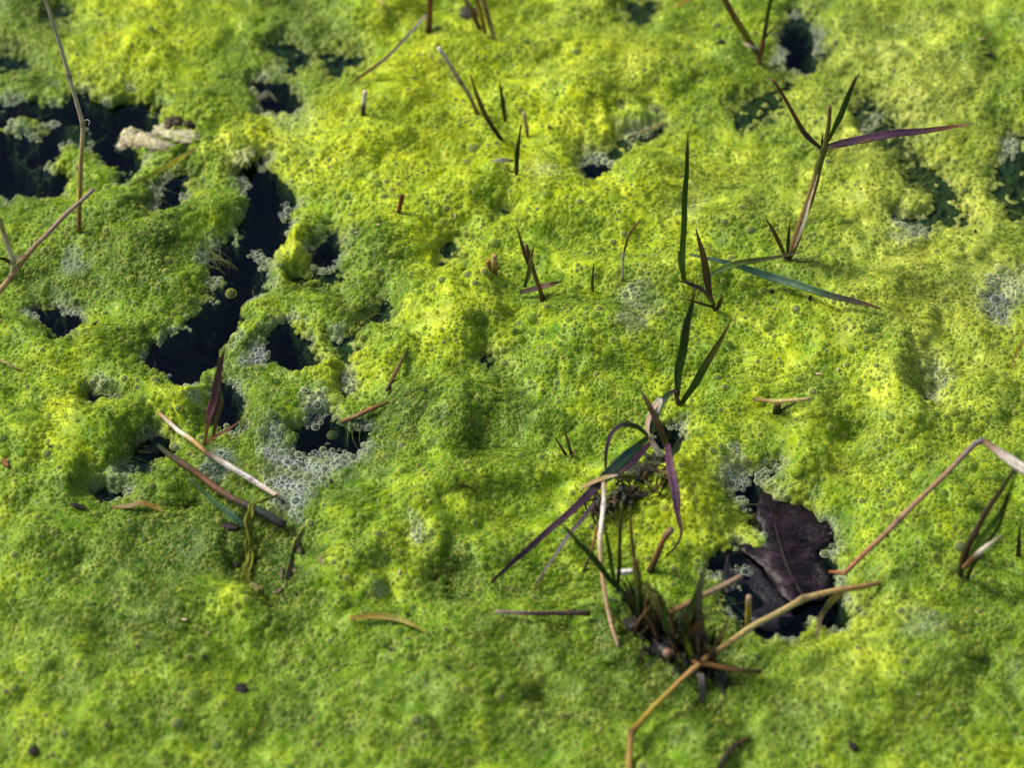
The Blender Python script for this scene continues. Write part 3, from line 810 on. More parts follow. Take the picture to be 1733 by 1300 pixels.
# --- dead leaf in the dark opening at the right
LC = on_z(1335, 945, .002)
def leaf_z(x, y):
    dx, dy = (x - LC[0]) / .03, (y - LC[1]) / .04
    ridge = math.exp(-((dx + .25 * dy + .1) / .22) ** 2)
    return .0009 + .0024 * ridge * (1 - .3 * dy) + .0011 * float(NS[5](x / .008, y / .008)) + .0016 * max(0, dx - .3) + .0005 * float(NS[2](x / .0025, y / .0025))
lf = root('dead_leaf', 1335, 1060, 'large dark purple-brown dead leaf with ragged lobes lying in the black opening', 'leaf')
leaf_sheet('leaf_blade', [(1288, 832), (1318, 838), (1338, 842), (1362, 838), (1376, 862), (1392, 878), (1410, 884), (1408, 905), (1396, 925), (1380, 930), (1392, 945), (1402, 962), (1408, 990), (1398, 1012),
     (1372, 1018), (1350, 1030), (1322, 1012), (1308, 985), (1290, 958), (1268, 938), (1252, 930), (1258, 918), (1280, 914), (1286, 898), (1278, 880), (1283, 855)],
     M_LEAF, [(.002, .0015, .002), (.006, .003, .005), (.020, .009, .016), (.003, .002, .002)], leaf_z, parent=lf, origin=lf.location)
stem(lf, 'midrib', [(1292, 845), (1310, 895), (1318, 935), (1312, 975)], [2, 3.5, 4, 3], [(.05, .022, .032), (.075, .04, .06)], 'abs', None) if False else None
P_ = [Vector((q[0], q[1], leaf_z(q[0], q[1]) + .0001)) for q in (on_z(a, b_, .003) for a, b_ in ((1300, 850), (1312, 890), (1322, 930), (1335, 965), (1352, 1000), (1372, 1015)))]
build('midrib', sweep(P_, [2, 4, 5, 5, 4, 3], [(.014, .007, .010), (.026, .013, .018)], sides=8), M_LEAF, lf)
for a, b_, c_, d_ in ((1308, 872, 1350, 850), (1314, 900, 1385, 880), (1320, 925, 1395, 905), (1330, 955, 1385, 938), (1340, 978, 1395, 965), (1316, 905, 1288, 880), (1322, 935, 1285, 918), (1332, 962, 1300, 955), (1346, 990, 1322, 990)):
    V_ = []
    for q in (0, .35, .7, 1.0):
        g_ = on_z(a + (c_ - a) * q, b_ + (d_ - b_) * q + 5 * math.sin(q * 3.1), .003); V_.append(Vector((g_[0], g_[1], leaf_z(g_[0], g_[1]) + .00005)))
    build('vein', sweep(V_, [2.6, 2.2, 1.6, .8], [(.016, .008, .012), (.030, .016, .022)], sides=6), M_LEAF, lf)
l2 = leaf_sheet('sunken_leaf', [(1228, 935), (1250, 928), (1290, 962), (1325, 1005), (1345, 1040), (1330, 1062), (1295, 1066), (1262, 1040), (1232, 1012), (1222, 975)], M_LEAF,
     [(.004, .004, .006), (.008, .007, .010), (.014, .011, .016)], lambda x, y: .0003 + .0012 * float(NS[7](x / .012, y / .012)))
tag(l2, 'blackish sunken leaf below left of the purple-brown leaf', 'leaf')
one_stem('straw_stub', 'short tan folded straw stub standing beside the sunken leaf', 'straw', [(1264, 1062), (1266, 1035), (1268, 1010)], [8, 10, 9], [OLIVE, GOLD, TAN_], 'up')
one_blade('curled_blade', 'drooping brown-olive blade under the golden stalk, right of the dead leaf', 'grass blade', [(1432, 1000, 12), (1408, 1018, 9), (1388, 1045, 8), (1383, 1082, 6)], [5, 12, 8, 3], [GOLD, OLIVE, TAN_], 'abs')

# --- tall dead reed, top left
r_ = root('dead_reed', 134, 390, 'tall thin grey-tan dead reed standing upright near the top left corner', 'reed')
stem(r_, 'stalk', [(134, 392), (135, 330), (138, 262), (140, 208), (128, 165), (116, 128), (103, 78), (88, 35), (68, -30), (52, -80)], [8, 8, 8, 7.5, 7, 7, 6.5, 6, 6, 5],
     [BROWN, (.28, .17, .07), (.42, .28, .14), (.48, .36, .26), (.50, .39, .32), (.50, .39, .33), (.42, .35, .32), (.42, .35, .32), (.40, .34, .31), GREY], nodes=(.333, .555), straight=True)
stem(r_, 'fibre', [(141, 204, 1), (148, 202, 2), (152, 206, 3), (150, 211, 3)], [1.6, 1], [PALE_], base=(134, 390))
# --- forked twig, left edge
r_ = root('forked_twig', -20, 520, 'forked dead brown twig leaning in from the left edge', 'twig')
stem(r_, 'stalk', [(-60, 545, 2), (0, 492, 6), (20, 466, 8), (60, 415, 10), (110, 365, 10), (158, 320, 9)], [10, 11, 10, 8, 8, 6], [BROWN, TAN_, (.30, .18, .12), (.26, .17, .14), GREY], base=(-20, 520), nodes=(.4,), straight=True)
stem(r_, 'side_shoot', [(20, 466, 8), (22, 440, 9), (12, 410, 10), (-2, 372, 10), (-14, 340, 9)], [8, 10, 9, 7, 6], [TAN_, PALE_, TAN_, GREY], base=(-20, 520), nodes=(.25,), straight=True)
blade(r_, 'torn_sheath', [(22, 440, 9), (30, 436, 11), (42, 432, 13)], [8, 10, 3], [PALE_, TAN_], base=(-20, 520))
blade(r_, 'torn_sheath', [(21, 446, 9), (10, 440, 11), (-2, 436, 12)], [6, 8, 3], [BROWN, DARK], base=(-20, 520))

# --- leafy shoot, upper right
B_ = (1333, 442)
r_ = root('grass_shoot', *B_, 'tall sheathed grass shoot with spreading purple leaf at the upper right', 'grass shoot')
stem(r_, 'stalk', [(1330, 448), (1345, 410), (1358, 375), (1375, 320), (1388, 275), (1395, 250), (1402, 210), (1405, 180)], [10, 14, 15, 14, 13, 11, 7, 6.5], [DARK, BROWN, (.20, .13, .05), (.17, .12, .04), OLIVE, OLIVE, (.16, .12, .04), BROWN], nodes=(.7,), base=B_)
blade(r_, 'papery_sheath', [(1342, 425, 2), (1358, 385, 4), (1370, 345, 4), (1384, 295, 3)], [4, 7, 6, 2], [TAN_, PALE_, TAN_], base=B_, twist=.6)
blade(r_, 'leaf', [(1398, 247, 1), (1430, 240, 4), (1480, 231, 6), (1550, 223, 4), (1615, 214, 0), (1648, 209, -2)], [4, 12, 15, 12, 6, 1.5], [PURP, PURP, (.075, .03, .06), PURP, REDB, TAN_], base=B_, twist=.15, label='long purple leaf with tan tip')
blade(r_, 'leaf', [(1400, 252, 2), (1430, 246, 5), (1480, 235, 8)], [4, 5, 2], [DARK, REDB], base=B_)
blade(r_, 'leaf', [(1392, 253, 0), (1365, 228, 0), (1345, 198, 1), (1322, 155, 2), (1310, 138, 2), (1297, 133, 1)], [5, 9, 7, 5, 4, 2], [PURP, PURP, REDB, REDB, (.24, .10, .05), (.30, .18, .1)], base=B_)
blade(r_, 'leaf', [(1402, 240, 0), (1418, 200, -2), (1432, 165, -4), (1449, 128, -6)], [4, 9, 7, 1.5], [GRN, OLIVE, OLIVE, BROWN], base=B_)
blade(r_, 'leaf', [(1404, 236, 2), (1422, 196, 1), (1438, 158, 0), (1455, 122, 0)], [4, 9, 7, 1.5], [GRN, GRN, DGRN, BROWN], base=B_)
blade(r_, 'leaf', [(1391, 250), (1391, 238), (1393, 224)], [4, 4, 1], [BROWN, DARK], base=B_)
blade(r_, 'basal_leaf', [(1330, 438, 0), (1318, 408, 2), (1306, 386, 3), (1296, 370, 3)], [6, 8, 6, 1.5], [BROWN, BROWN, REDB], base=B_)
blade(r_, 'basal_leaf', [(1333, 438, 2), (1334, 405, 3), (1336, 374, 3)], [5, 7, 1.5], [GRN, DGRN, BROWN], base=B_)
stem(r_, 'root', [(1338, 440, 1.4), (1358, 443, 1), (1378, 442, 1)], [4, 3, 1.5], [DARK], 'lie')

# --- green blades, centre right
r_ = root('grass_tuft', 1158, 472, 'single tall upright green blade with a short stub, above the crossed fallen blades', 'grass')
blade(r_, 'leaf', [(1158, 476), (1156, 420), (1160, 320), (1163, 265), (1165, 222)], [8, 11, 9, 6, 1.2], [GRN, GRN2, GRN, DGRN, BROWN], twist=.2)
blade(r_, 'leaf', [(1157, 474), (1153, 450), (1149, 424)], [7, 9, 4], [GRN, GRN2, OLIVE])
one_blade('fallen_blade', 'long green fallen blade with brown tip slanting down to the right', 'grass blade', [(1166, 430, 7), (1225, 444, 9), (1300, 466, 9), (1380, 492, 8), (1440, 508, 6), (1490, 522, 4)], [4, 9, 14, 13, 10, 3], [GRN, TEAL, TEAL, (.05, .12, .05), (.07, .05, .035), BROWN], twist=.1)
one_blade('fallen_blade', 'olive blade crossing over the long green fallen blade', 'grass blade', [(1195, 468, 6), (1235, 450, 14), (1295, 438, 16), (1360, 426, 12)], [5, 13, 8, 2], [GRN, GRN2, OLIVE, TAN_], twist=-.2)
B_ = (1212, 524)
r_ = root('purple_tuft', *B_, 'small purple-brown tuft below the crossed blades, right of centre', 'grass')
blade(r_, 'leaf', [(1204, 508), (1197, 470), (1188, 425), (1178, 386)], [7, 14, 10, 1.5], [PURP, (.09, .045, .035), BROWN, BROWN], base=B_)
blade(r_, 'leaf', [(1207, 514, 1), (1190, 493, 5), (1170, 482, 7), (1149, 475, 7)], [5, 8, 7, 2], [BROWN, PURP, DARK], base=B_)
blade(r_, 'leaf', [(1207, 520, 1), (1185, 513, 4), (1163, 506, 6)], [5, 5, 2], [DARK, REDB], base=B_)
blade(r_, 'leaf', [(1212, 526), (1218, 512), (1223, 498)], [6, 7, 1.5], [DARK, BROWN], base=B_)
stem(r_, 'stalk', [(1209, 528), (1207, 514), (1203, 500)], [7, 6], [DARK, BROWN], base=B_)
B_ = (1150, 684)
r_ = root('grass_tuft', *B_, 'pair of upright dark green blades forming a V right of centre', 'grass')
blade(r_, 'leaf', [(1147, 668), (1150, 620), (1160, 565), (1170, 520), (1176, 486)], [9, 15, 14, 8, 1.5], [GRN, GRN, DGRN, DGRN, BROWN], base=B_, twist=.25)
blade(r_, 'leaf', [(1154, 684, 1), (1180, 640, 2), (1208, 595, 3), (1236, 545, 3)], [9, 14, 11, 2], [DGRN, GRN, OLIVE, (.09, .05, .02)], base=B_, twist=-.2)
stem(r_, 'stalk', [(1151, 690), (1146, 675), (1143, 660)], [9, 9, 8], [DARK, BROWN, PURP], base=B_)

# --- the big bent tussock
B_ = (1118, 792)
r_ = root('bent_tussock', *B_, 'tangled tussock with bent purple and green blades in the centre right', 'grass')
blade(r_, 'leaf', [(1144, 660, 22), (1128, 672, 23), (1112, 700, 23), (1098, 735, 22)], [5, 11, 12, 7], [PURP, DGRN, TEAL, GRN], 'abs', label='short folded dark green leaf')
blade(r_, 'torn_sheath', [(1098, 742, 22), (1097, 718, 24), (1106, 692, 26), (1117, 678, 27), (1114, 700, 26)], [4, 8, 9, 10, 3], [TAN_, (.42, .27, .17), (.48, .32, .22), PALE_, TAN_], 'abs')
stem(r_, 'stalk', [(1128, 782, 8), (1116, 768, 15), (1100, 742, 21)], [10, 11, 7], [GREY, PALE_, TAN_], 'abs')
blade(r_, 'leaf', [(1096, 737, 22), (1078, 722, 27), (1055, 718, 30), (1036, 732, 28), (1027, 760, 23), (1025, 798, 15)], [5, 8, 8, 7, 6, 3], [GRN2, GRN, (.07, .07, .05), PURP, PURP, DARK], 'abs', label='arched looping leaf')
blade(r_, 'leaf', [(1097, 740, 22), (1062, 768, 23), (1030, 803, 23), (990, 842, 21), (935, 893, 17), (880, 940, 14), (830, 986, 10)], [8, 18, 18, 13, 10, 9, 5], [GRN2, TEAL, (.05, .07, .045), PURP, PURL, PURP, (.08, .04, .06)], 'abs', twist=.3, label='longest leaf, green turning purple')
blade(r_, 'leaf', [(1104, 748, 17), (1072, 778, 17), (1040, 800, 16), (1008, 822, 14)], [6, 17, 15, 5], [PURP, PURP, (.05, .035, .035), DARK], 'abs', twist=-.4)
blade(r_, 'dry_leaf', [(982, 827, 20), (1005, 816, 24), (1025, 809, 25), (1046, 804, 24)], [3, 8, 8, 3], [TAN_, (.34, .22, .10), STRAW, PALE_], 'abs')
blade(r_, 'dry_leaf', [(1040, 810, 18), (1058, 808, 16), (1075, 808, 12)], [6, 12, 5], [OLIVE, OLIVE, GOLD], 'abs')
stem(r_, 'dry_stalk', [(1022, 814, 24), (1021, 850, 24), (1018, 890, 23), (1016, 935, 20), (1020, 985, 16), (1032, 1045, 11), (1046, 1096, 6)], [7, 7, 8, 7, 7, 7, 6], [TAN_, PALE_, PALE_, TAN_, (.36, .22, .12), TAN_, TAN_], 'abs', nodes=(.2,))
blade(r_, 'leaf', [(1012, 842, 19), (985, 880, 18), (950, 925, 15), (905, 992, 8)], [4, 9, 7, 2], [PURP, PURP, (.09, .07, .08), PURP], 'abs')
stem(r_, 'dry_stalk', [(1013, 885, 18), (1003, 925, 13), (992, 955, 9), (977, 988, 4)], [4, 4.5, 4, 4], [BROWN, REDB, DARK, DARK], 'abs')
blade(r_, 'leaf', [(1130, 752, 24), (1135, 790, 26), (1142, 840, 24), (1147, 872, 20), (1153, 905, 15), (1138, 932, 10), (1118, 945, 7)], [9, 14, 15, 9, 4, 3.5, 1.5], [(.08, .03, .06), PURL, (.10, .05, .08), PURL, (.20, .07, .06), DGRN, DARK], 'abs', twist=.1, label='drooping purple leaf with thin curled tip')
blade(r_, 'leaf', [(1128, 757, 20), (1118, 725, 30), (1102, 692, 38), (1083, 658, 44)], [10, 12, 9, 1.5], [OLIVE, BROWN, (.08, .06, .03), BROWN], 'abs')
blade(r_, 'leaf', [(1135, 770, 14), (1146, 758, 18), (1158, 735, 24)], [8, 12, 2], [DGRN, DGRN, DARK], 'abs')
for k, (a, b_, sx_, sy_, sz_) in enumerate(((1112, 786, 20, 14, 14), (1085, 800, 18, 12, 10), (1052, 835, 20, 16, 10), (1015, 850, 14, 18, 9))):
    blob('slime_clump', a, b_, sx_ * 1.15, sy_ * 1.1, sz_ * .6, [(.008, .010, .004), (.020, .028, .006), (.05, .065, .010)], M_ROT, r_, seed=40 + k, amp=.7, freq=3.5)
rr = random.Random(5)
for k in range(40):
    x_ = rr.uniform(998, 1130); y_ = 800 + (1120 - x_) * .45 + rr.uniform(-18, 22)
    stem(r_, 'strand', [(x_, y_, rr.uniform(2, 5)), (x_ + rr.uniform(-16, 16), y_ + rr.uniform(-12, 14), rr.uniform(3, 8)), (x_ + rr.uniform(-30, 30), y_ + rr.uniform(-10, 34), 1)], [2.5, rr.uniform(3, 7), 1.5], [[DARK, BLACK], [DGRN, OLIVE], [BLACK, DARK], [BROWN, DARK], [OLIVE, DGRN]][k % 5], 'lie', rough=.3)
# --- stalks below it
B_ = (1045, 1000)
r_ = root('upright_stalks', *B_, 'cluster of thin green and brown upright stalks below the bent tussock', 'grass')
blade(r_, 'leaf', [(1040, 990), (1012, 955, 3), (980, 918, 6), (945, 880, 8)], [7, 10, 8, 2], [GRN, GRN, (.06, .085, .04), OLIVE], base=B_)
blade(r_, 'leaf', [(1042, 996), (1035, 950), (1028, 915), (1022, 880)], [7, 8, 6, 2], [DGRN, GRN, GRN, OLIVE], base=B_)
stem(r_, 'stalk', [(1046, 1002), (1048, 950), (1050, 900), (1052, 855)], [6, 6, 5.5, 4], [DGRN, DARK, DARK, OLIVE], base=B_)
stem(r_, 'stalk', [(1078, 1000, 4), (1073, 950, 4), (1069, 905, 4), (1066, 858, 4)], [6, 5.5, 5, 4], [OLIVE, BROWN, BROWN, OLIVE], base=B_)
blob('slime_clump', 1048, 1004, 18, 12, 3, [BLACK, DGRN], M_ROT, r_, seed=61, amp=.8, off=-.5)
one_stem('reed_stub', 'short white reed stub lying among the thin upright stalks', 'reed', [(1043, 969, 6), (1056, 967, 7), (1070, 966, 6)], [9, 10, 9], [PALE_, (.75, .72, .68), PALE_], straight=True)
one_stem('broken_stalk', 'brown snapped stalk slanting up right of the thin upright stalks', 'stalk', [(1100, 966), (1112, 938), (1122, 917), (1136, 897)], [11, 10, 10, 12], [DARK, BROWN, (.24, .12, .04), (.22, .13, .08)], 'up', straight=True)
# --- dark lower clump
B_ = (1150, 1105)
r_ = root('dark_clump', *B_, 'dense dark clump of rotting grass bases low on the right of centre', 'grass')
for k, (a, b_, sx_, sy_, sz_, cc) in enumerate(((1150, 1092, 34, 26, 22, BLACK), (1115, 1060, 28, 18, 14, DARK), (1080, 1058, 18, 12, 12, DARK), (1180, 1120, 20, 14, 12, DARK), (1140, 1060, 26, 16, 18, DGRN), (1205, 1150, 18, 14, 8, DGRN))):
    blob('rotten_base', a, b_, sx_ * 1.15, sy_ * 1.1, sz_ * .6, [BLACK, tuple(x * .5 for x in cc), cc], M_ROT, r_, seed=70 + k, amp=.8, freq=3.5)
stem(r_, 'stalk', [(1080, 1068, 0), (1083, 1020, 2), (1080, 975, 3), (1075, 945, 3)], [12, 11, 9, 5], [DARK, DGRN, OLIVE, BROWN], base=(1080, 1066))
stem(r_, 'stalk', [(1088, 1052, 12), (1150, 1030, 20), (1200, 1003, 28), (1256, 974, 34)], [7, 9, 9, 7], [BROWN, BROWN, (.20, .13, .08), (.26, .18, .12)], 'abs')
blade(r_, 'leaf', [(1140, 1095), (1158, 1055, 4), (1175, 1015, 6), (1187, 972, 8)], [12, 13, 9, 2], [BLACK, DGRN, DGRN, OLIVE], base=B_)
blade(r_, 'leaf', [(1150, 1100), (1172, 1055, 4), (1184, 1010, 7), (1192, 965, 10)], [11, 11, 8, 2], [BLACK, DARK, OLIVE, OLIVE], base=B_)
blade(r_, 'leaf', [(1186, 1118, 4), (1184, 1060, 9), (1183, 1010, 12), (1187, 968, 14)], [11, 13, 12, 5], [PURP, (.09, .07, .08), (.13, .10, .10), GREY], base=B_, label='pale grey-purple upright leaf')
blade(r_, 'leaf', [(1128, 1068, 8), (1126, 1040, 12), (1115, 1010, 14), (1092, 988, 14)], [8, 9, 7, 3], [GRN, GRN, DARK, DARK], base=B_)
blade(r_, 'dry_leaf', [(1122, 1040, 12), (1108, 1015, 13), (1090, 992, 13)], [10, 9, 5], [REDB, TAN_, STRAW], base=B_)
blade(r_, 'leaf', [(1162, 1080, 8), (1180, 1060, 12), (1198, 1038, 14)], [7, 9, 3], [PURP, REDB, PURP], base=B_)
blade(r_, 'leaf', [(1172, 1122, 8), (1166, 1098, 12), (1160, 1078, 14)], [8, 8, 3], [OLIVE, YGRN, OLIVE], base=B_)
stem(r_, 'cut_stem', [(1132, 1112, 4), (1130, 1104, 8)], [14, 14], [DARK, (.20, .12, .07)], base=B_)
blade(r_, 'leaf', [(1200, 1128, 3), (1215, 1150, 3), (1225, 1178, 2)], [9, 11, 3], [OLIVE, DGRN, DARK], 'lie')
blade(r_, 'leaf', [(1186, 1140, 2), (1188, 1165, 2), (1188, 1192, 1)], [10, 10, 4], [GREY, (.10, .08, .08), DARK], 'lie')  # grey streak under the upright leaf, the clump's reflection built as a blade
rr = random.Random(9)
for k in range(64):
    x_ = rr.uniform(1072, 1208); y_ = 1055 + (x_ - 1075) * .55 + rr.uniform(-16, 22); h_ = rr.uniform(20, 75); dx_ = rr.uniform(-26, 32)
    (blade if k % 2 else stem)(r_, 'dead_blade' if k % 2 else 'thin_stalk', [(x_, y_), (x_ + dx_ * .35, y_ - h_ * .5, rr.uniform(0, 4)), (x_ + dx_, y_ - h_, rr.uniform(0, 8))], [5, rr.uniform(4, 8), 1.5], [[BLACK, DARK, BROWN], [BLACK, DGRN, OLIVE], [DARK, BROWN, (.12, .07, .04)], [BLACK, DGRN, GRN]][k % 4], base=(x_, y_))
for k in range(12):
    x_ = rr.uniform(1090, 1215); y_ = 1075 + (x_ - 1090) * .5 + rr.uniform(-14, 24)
    stem(r_, 'strand', [(x_, y_, 2), (x_ + rr.uniform(-18, 18), y_ + rr.uniform(-14, 16), 5), (x_ + rr.uniform(-34, 34), y_ + rr.uniform(0, 36), 1)], [3, 4.5, 1.5], [[DARK, BLACK], [BLACK, DGRN], [OLIVE, DGRN]][k % 3], 'lie', rough=.3)
# --- golden stalk
r_ = root('golden_stalk', 1066, 1330, 'long jointed golden straw stalk running from the bottom edge up to the dead leaf', 'stalk')
stem(r_, 'stalk', [(1064, 1340, 6), (1064, 1290, 9), (1070, 1240, 11), (1105, 1197, 13), (1150, 1155, 15), (1198, 1112, 17), (1270, 1063, 17), (1360, 1013, 15), (1430, 997, 13), (1508, 984, 6)],
     [11, 11, 10, 8.5, 8.5, 8.5, 9, 9, 10, 6], [OLIVE, (.28, .19, .04), (.20, .12, .03), (.34, .25, .03), (.30, .17, .05), (.34, .20, .07), (.48, .36, .14), (.46, .34, .14), (.38, .24, .08), BROWN], 'abs', nodes=(.222, .555, .777), straight=True)
stem(r_, 'side_shoot', [(1172, 1120, 16), (1205, 1127, 18), (1245, 1134, 17), (1288, 1137, 13)], [5, 8, 8, 5], [BROWN, (.22, .11, .03), BROWN, DARK], 'abs')
# --- bent reed, right edge
r_ = root('bent_reed', 1425, 975, 'bent brown reed arching in from the right edge with a whitish upper joint', 'reed')
stem(r_, 'stalk', [(1404, 968, 8), (1430, 971, 12), (1475, 925, 22), (1522, 880, 30), (1560, 842, 36), (1612, 790, 44), (1650, 752, 50), (1664, 746, 51)], [6, 8, 8, 9, 8, 8, 9, 10], [REDB, (.25, .11, .05), (.27, .13, .06), (.30, .18, .12), (.28, .16, .09), (.24, .15, .09), (.16, .12, .12), (.10, .09, .12)], 'abs', nodes=(.43,), straight=True)
stem(r_, 'upper_joint', [(1662, 745, 51), (1680, 758, 50), (1705, 774, 49), (1735, 795, 47), (1780, 825, 44)], [9, 11, 16, 18, 16], [BROWN, (.30, .2, .15), PALE_, PALE_, TAN_], 'abs', nodes=(.6,), straight=True, label='thick whitish joint')
r_ = root('slanting_grass', 1630, 975, 'two long dark slanting stalks with a green blade near the right edge', 'grass')
B_ = (1630, 975)
stem(r_, 'stalk', [(1622, 978), (1635, 935, 2), (1648, 905, 4), (1680, 850, 8), (1716, 795, 12)], [9, 12, 10, 9, 5], [DARK, (.05, .03, .02), (.06, .035, .025), (.05, .03, .025), DARK], base=B_, nodes=(.5,))
blade(r_, 'leaf', [(1636, 952, 3), (1660, 915, 6), (1690, 872, 9), (1706, 840, 11), (1722, 795, 13)], [6, 10, 8, 6, 2], [GRN, GRN2, GRN, DGRN, DARK], base=B_)
blade(r_, 'leaf', [(1645, 960, 5), (1668, 925, 8), (1692, 885, 10), (1712, 830, 13)], [5, 7, 6, 2], [DGRN, DGRN, DARK], base=B_)
stem(r_, 'side_shoot', [(1632, 960, 4), (1650, 942, 7), (1668, 928, 9), (1700, 903, 12)], [9, 10, 9, 3], [BROWN, (.11, .06, .03), PALE_, OLIVE], base=B_)
blade(r_, 'basal_leaf', [(1638, 980, 2), (1642, 965, 4), (1648, 952, 5)], [6, 8, 2], [DARK, REDB], base=B_)
one_blade('grass_spike', 'tiny dark green spike at the right edge beside the slanting stalks', 'grass', [(1723, 942), (1725, 915), (1728, 888)], [9, 7, 1.2], [DARK, DGRN, BROWN], 'up')

# --- small stubs and spikes across the middle
r_ = root('cut_straw', 1315, 694, 'flat-topped cut straw stub with a tan crossbar right of centre', 'straw')
stem(r_, 'crossbar', [(1277, 677, 10), (1320, 679, 11), (1372, 675, 9)], [6, 8, 5], [BROWN, STRAW, TAN_], 'lie', straight=True)
stem(r_, 'stub', [(1314, 698), (1315, 688), (1316, 681)], [14, 13, 10], [DARK, DGRN, BROWN])
blade(r_, 'leaf', [(1320, 696, 2), (1334, 688, 3), (1348, 681, 3)], [4, 6, 3], [DGRN, OLIVE], 'lie')
r_ = root('small_sprout', 962, 770, 'tiny two-pronged brown sprout left of the bent tussock', 'sprout')
for pts_ in ([(958, 770), (948, 755), (938, 738)], [(966, 768), (961, 748), (955, 726)], [(963, 771), (972, 766), (976, 764)]):
    blade(r_, 'prong', pts_, [5, 5, 1.5], [DARK, BROWN, BROWN], base=(962, 770))
r_ = root('cross_tuft', 917, 508, 'small brown tuft with crossing dark blades in the upper centre', 'grass')
B_ = (917, 508)
stem(r_, 'stalk', [(918, 512), (913, 488), (904, 460), (890, 414)], [10, 8, 8, 5], [DARK, (.17, .08, .03), BROWN, (.12, .07, .05)], base=B_)
blade(r_, 'leaf', [(897, 455, 2), (888, 428, 2), (876, 386, 2)], [6, 8, 1.5], [DARK, BROWN, BROWN], base=B_)
blade(r_, 'leaf', [(888, 485, 4), (896, 455, 5), (905, 412, 5)], [5, 9, 1.5], [DGRN, OLIVE, BROWN], base=B_)
blade(r_, 'leaf', [(880, 494, 3), (910, 488, 6), (932, 482, 6), (951, 476, 4)], [8, 11, 9, 2], [DARK, (.06, .03, .02), BROWN, REDB], 'lie')
one_blade('grass_spike', 'single short brown spike between the cross tuft and the thin bent stem', 'grass', [(1003, 494), (1003, 470), (1004, 447)], [6, 5, 1.2], [OLIVE, BROWN, DARK], 'up')
one_stem('thin_straw', 'thin bent tan stem leaning right, left of the tall green blade', 'stem', [(1053, 474), (1054, 440), (1058, 420), (1066, 395), (1083, 372)], [5, 5, 4.5, 4, 3.5], [TAN_, PALE_, OLIVE, BROWN, BROWN], 'up', nodes=(.3,))
r_ = root('stub_pair', 832, 455, 'pair of short orange-brown cut stubs near the centre', 'stub')
stem(r_, 'stub', [(828, 458), (828, 450), (827, 441)], [8, 8.5, 8], [DARK, (.36, .17, .06), (.30, .14, .05)])
stem(r_, 'stub', [(838, 460, 2), (838, 447, 2), (836, 432, 2)], [8, 9, 8], [BROWN, (.42, .22, .09), (.45, .27, .13)])
one_stem('dark_stub', 'short dark red-brown stub standing alone left of centre', 'stub', [(674, 360), (677, 345), (680, 331)], [8, 8.5, 9], [DARK, REDB, (.10, .03, .015)], 'up')
one_stem('pale_topped_stub', 'short stub with white top and dark lower half in the upper middle', 'stub', [(615, 194), (616, 178), (616, 170), (617, 154)], [8, 9, 9, 8], [DARK, (.07, .03, .03), PALE_, (.66, .55, .48)], 'up')
r_ = root('husk_sprout', 872, 294, 'dark green upright spike with a torn straw husk at its foot', 'sprout')
blade(r_, 'leaf', [(874, 296), (876, 255), (881, 210)], [7, 9, 1.5], [DGRN, DGRN, BROWN])
blade(r_, 'husk', [(868, 272, 3), (850, 270, 5), (833, 273, 5)], [7, 9, 3], [TAN_, PALE_, PALE_], base=(872, 294))
blade(r_, 'husk', [(870, 292, 2), (862, 288, 4), (856, 278, 5)], [5, 5, 3], [BROWN, TAN_], base=(872, 294))
one_stem('tan_stub', 'small pale tan stub right of the two leaning dead stalks at the top', 'stub', [(893, 232), (890, 210), (887, 190)], [6, 7, 6], [BROWN, TAN_, (.45, .3, .2)], 'up')
one_blade('grass_spike', 'dark pointed spike beside the leaning dead stalks at the top', 'grass', [(856, 206), (851, 175), (845, 138)], [6, 9, 1.5], [BROWN, DARK, DARK], 'up')
one_stem('leaning_stalk', 'pale tan dead stalk leaning left near the top centre', 'stalk', [(808, 192), (790, 155), (768, 120), (742, 80)], [8, 8, 8, 7], [BROWN, TAN_, (.45, .33, .27), PALE_], 'up', nodes=(.5,))
one_stem('leaning_stalk', 'dark wet dead stalk leaning just right of the pale tan stalk', 'stalk', [(848, 236), (828, 205, 2), (810, 170, 4), (796, 126, 4)], [8, 9, 8, 4], [BLACK, DARK, BROWN, GOLD], 'up')
one_blade('dry_grass', 'thin curved brown dry grass blade rising to the right at the top', 'grass blade', [(590, 145, 1), (625, 118, 8), (655, 96, 14), (692, 58, 20), (720, 25, 22)], [3, 7, 6, 6, 5], [BROWN, (.27, .16, .07), (.30, .20, .14), GREY, (.42, .34, .28)])
one_stem('brown_stalk', 'thick red-brown upright stalk cut by the top edge', 'stalk', [(724, 52), (727, 20), (731, -30), (734, -70)], [13, 12, 12, 11], [DARK, (.16, .07, .03), (.20, .09, .04), BROWN], 'up')
r_ = root('stalk_bundle', 828, 62, 'bundle of brown dead stalks cut by the top edge', 'stalks')
for k, pts_ in enumerate(([(812, 48), (798, 20), (784, -12), (770, -50)], [(822, 55, 1), (812, 20, 2), (800, -20, 2), (790, -50, 2)], [(836, 64, 2), (826, 30, 3), (818, -5, 3), (810, -50, 3)])):
    stem(r_, 'stalk', pts_, [8, 10, 9, 8], [[DARK, BROWN, TAN_, GREY], [BROWN, GOLD, BROWN, BROWN], [(.4, .27, .2), (.2, .11, .07), (.25, .15, .1), BROWN]][k], base=(828, 62))
blob('rotten_base', 795, 22, 20, 14, 10, [BLACK, DARK], M_ROT, r_, seed=91)
one_stem('twig_tip', 'small pale twig tip at the top edge left of the thick stalk', 'twig', [(656, 18, 1), (646, 6, 4), (634, -12, 5)], [4, 5, 5], [TAN_, STRAW, TAN_])
B_ = (1284, 106)
r_ = root('thick_shoot', *B_, 'thick red-brown bent shoot with a green blade at the top right', 'grass shoot')
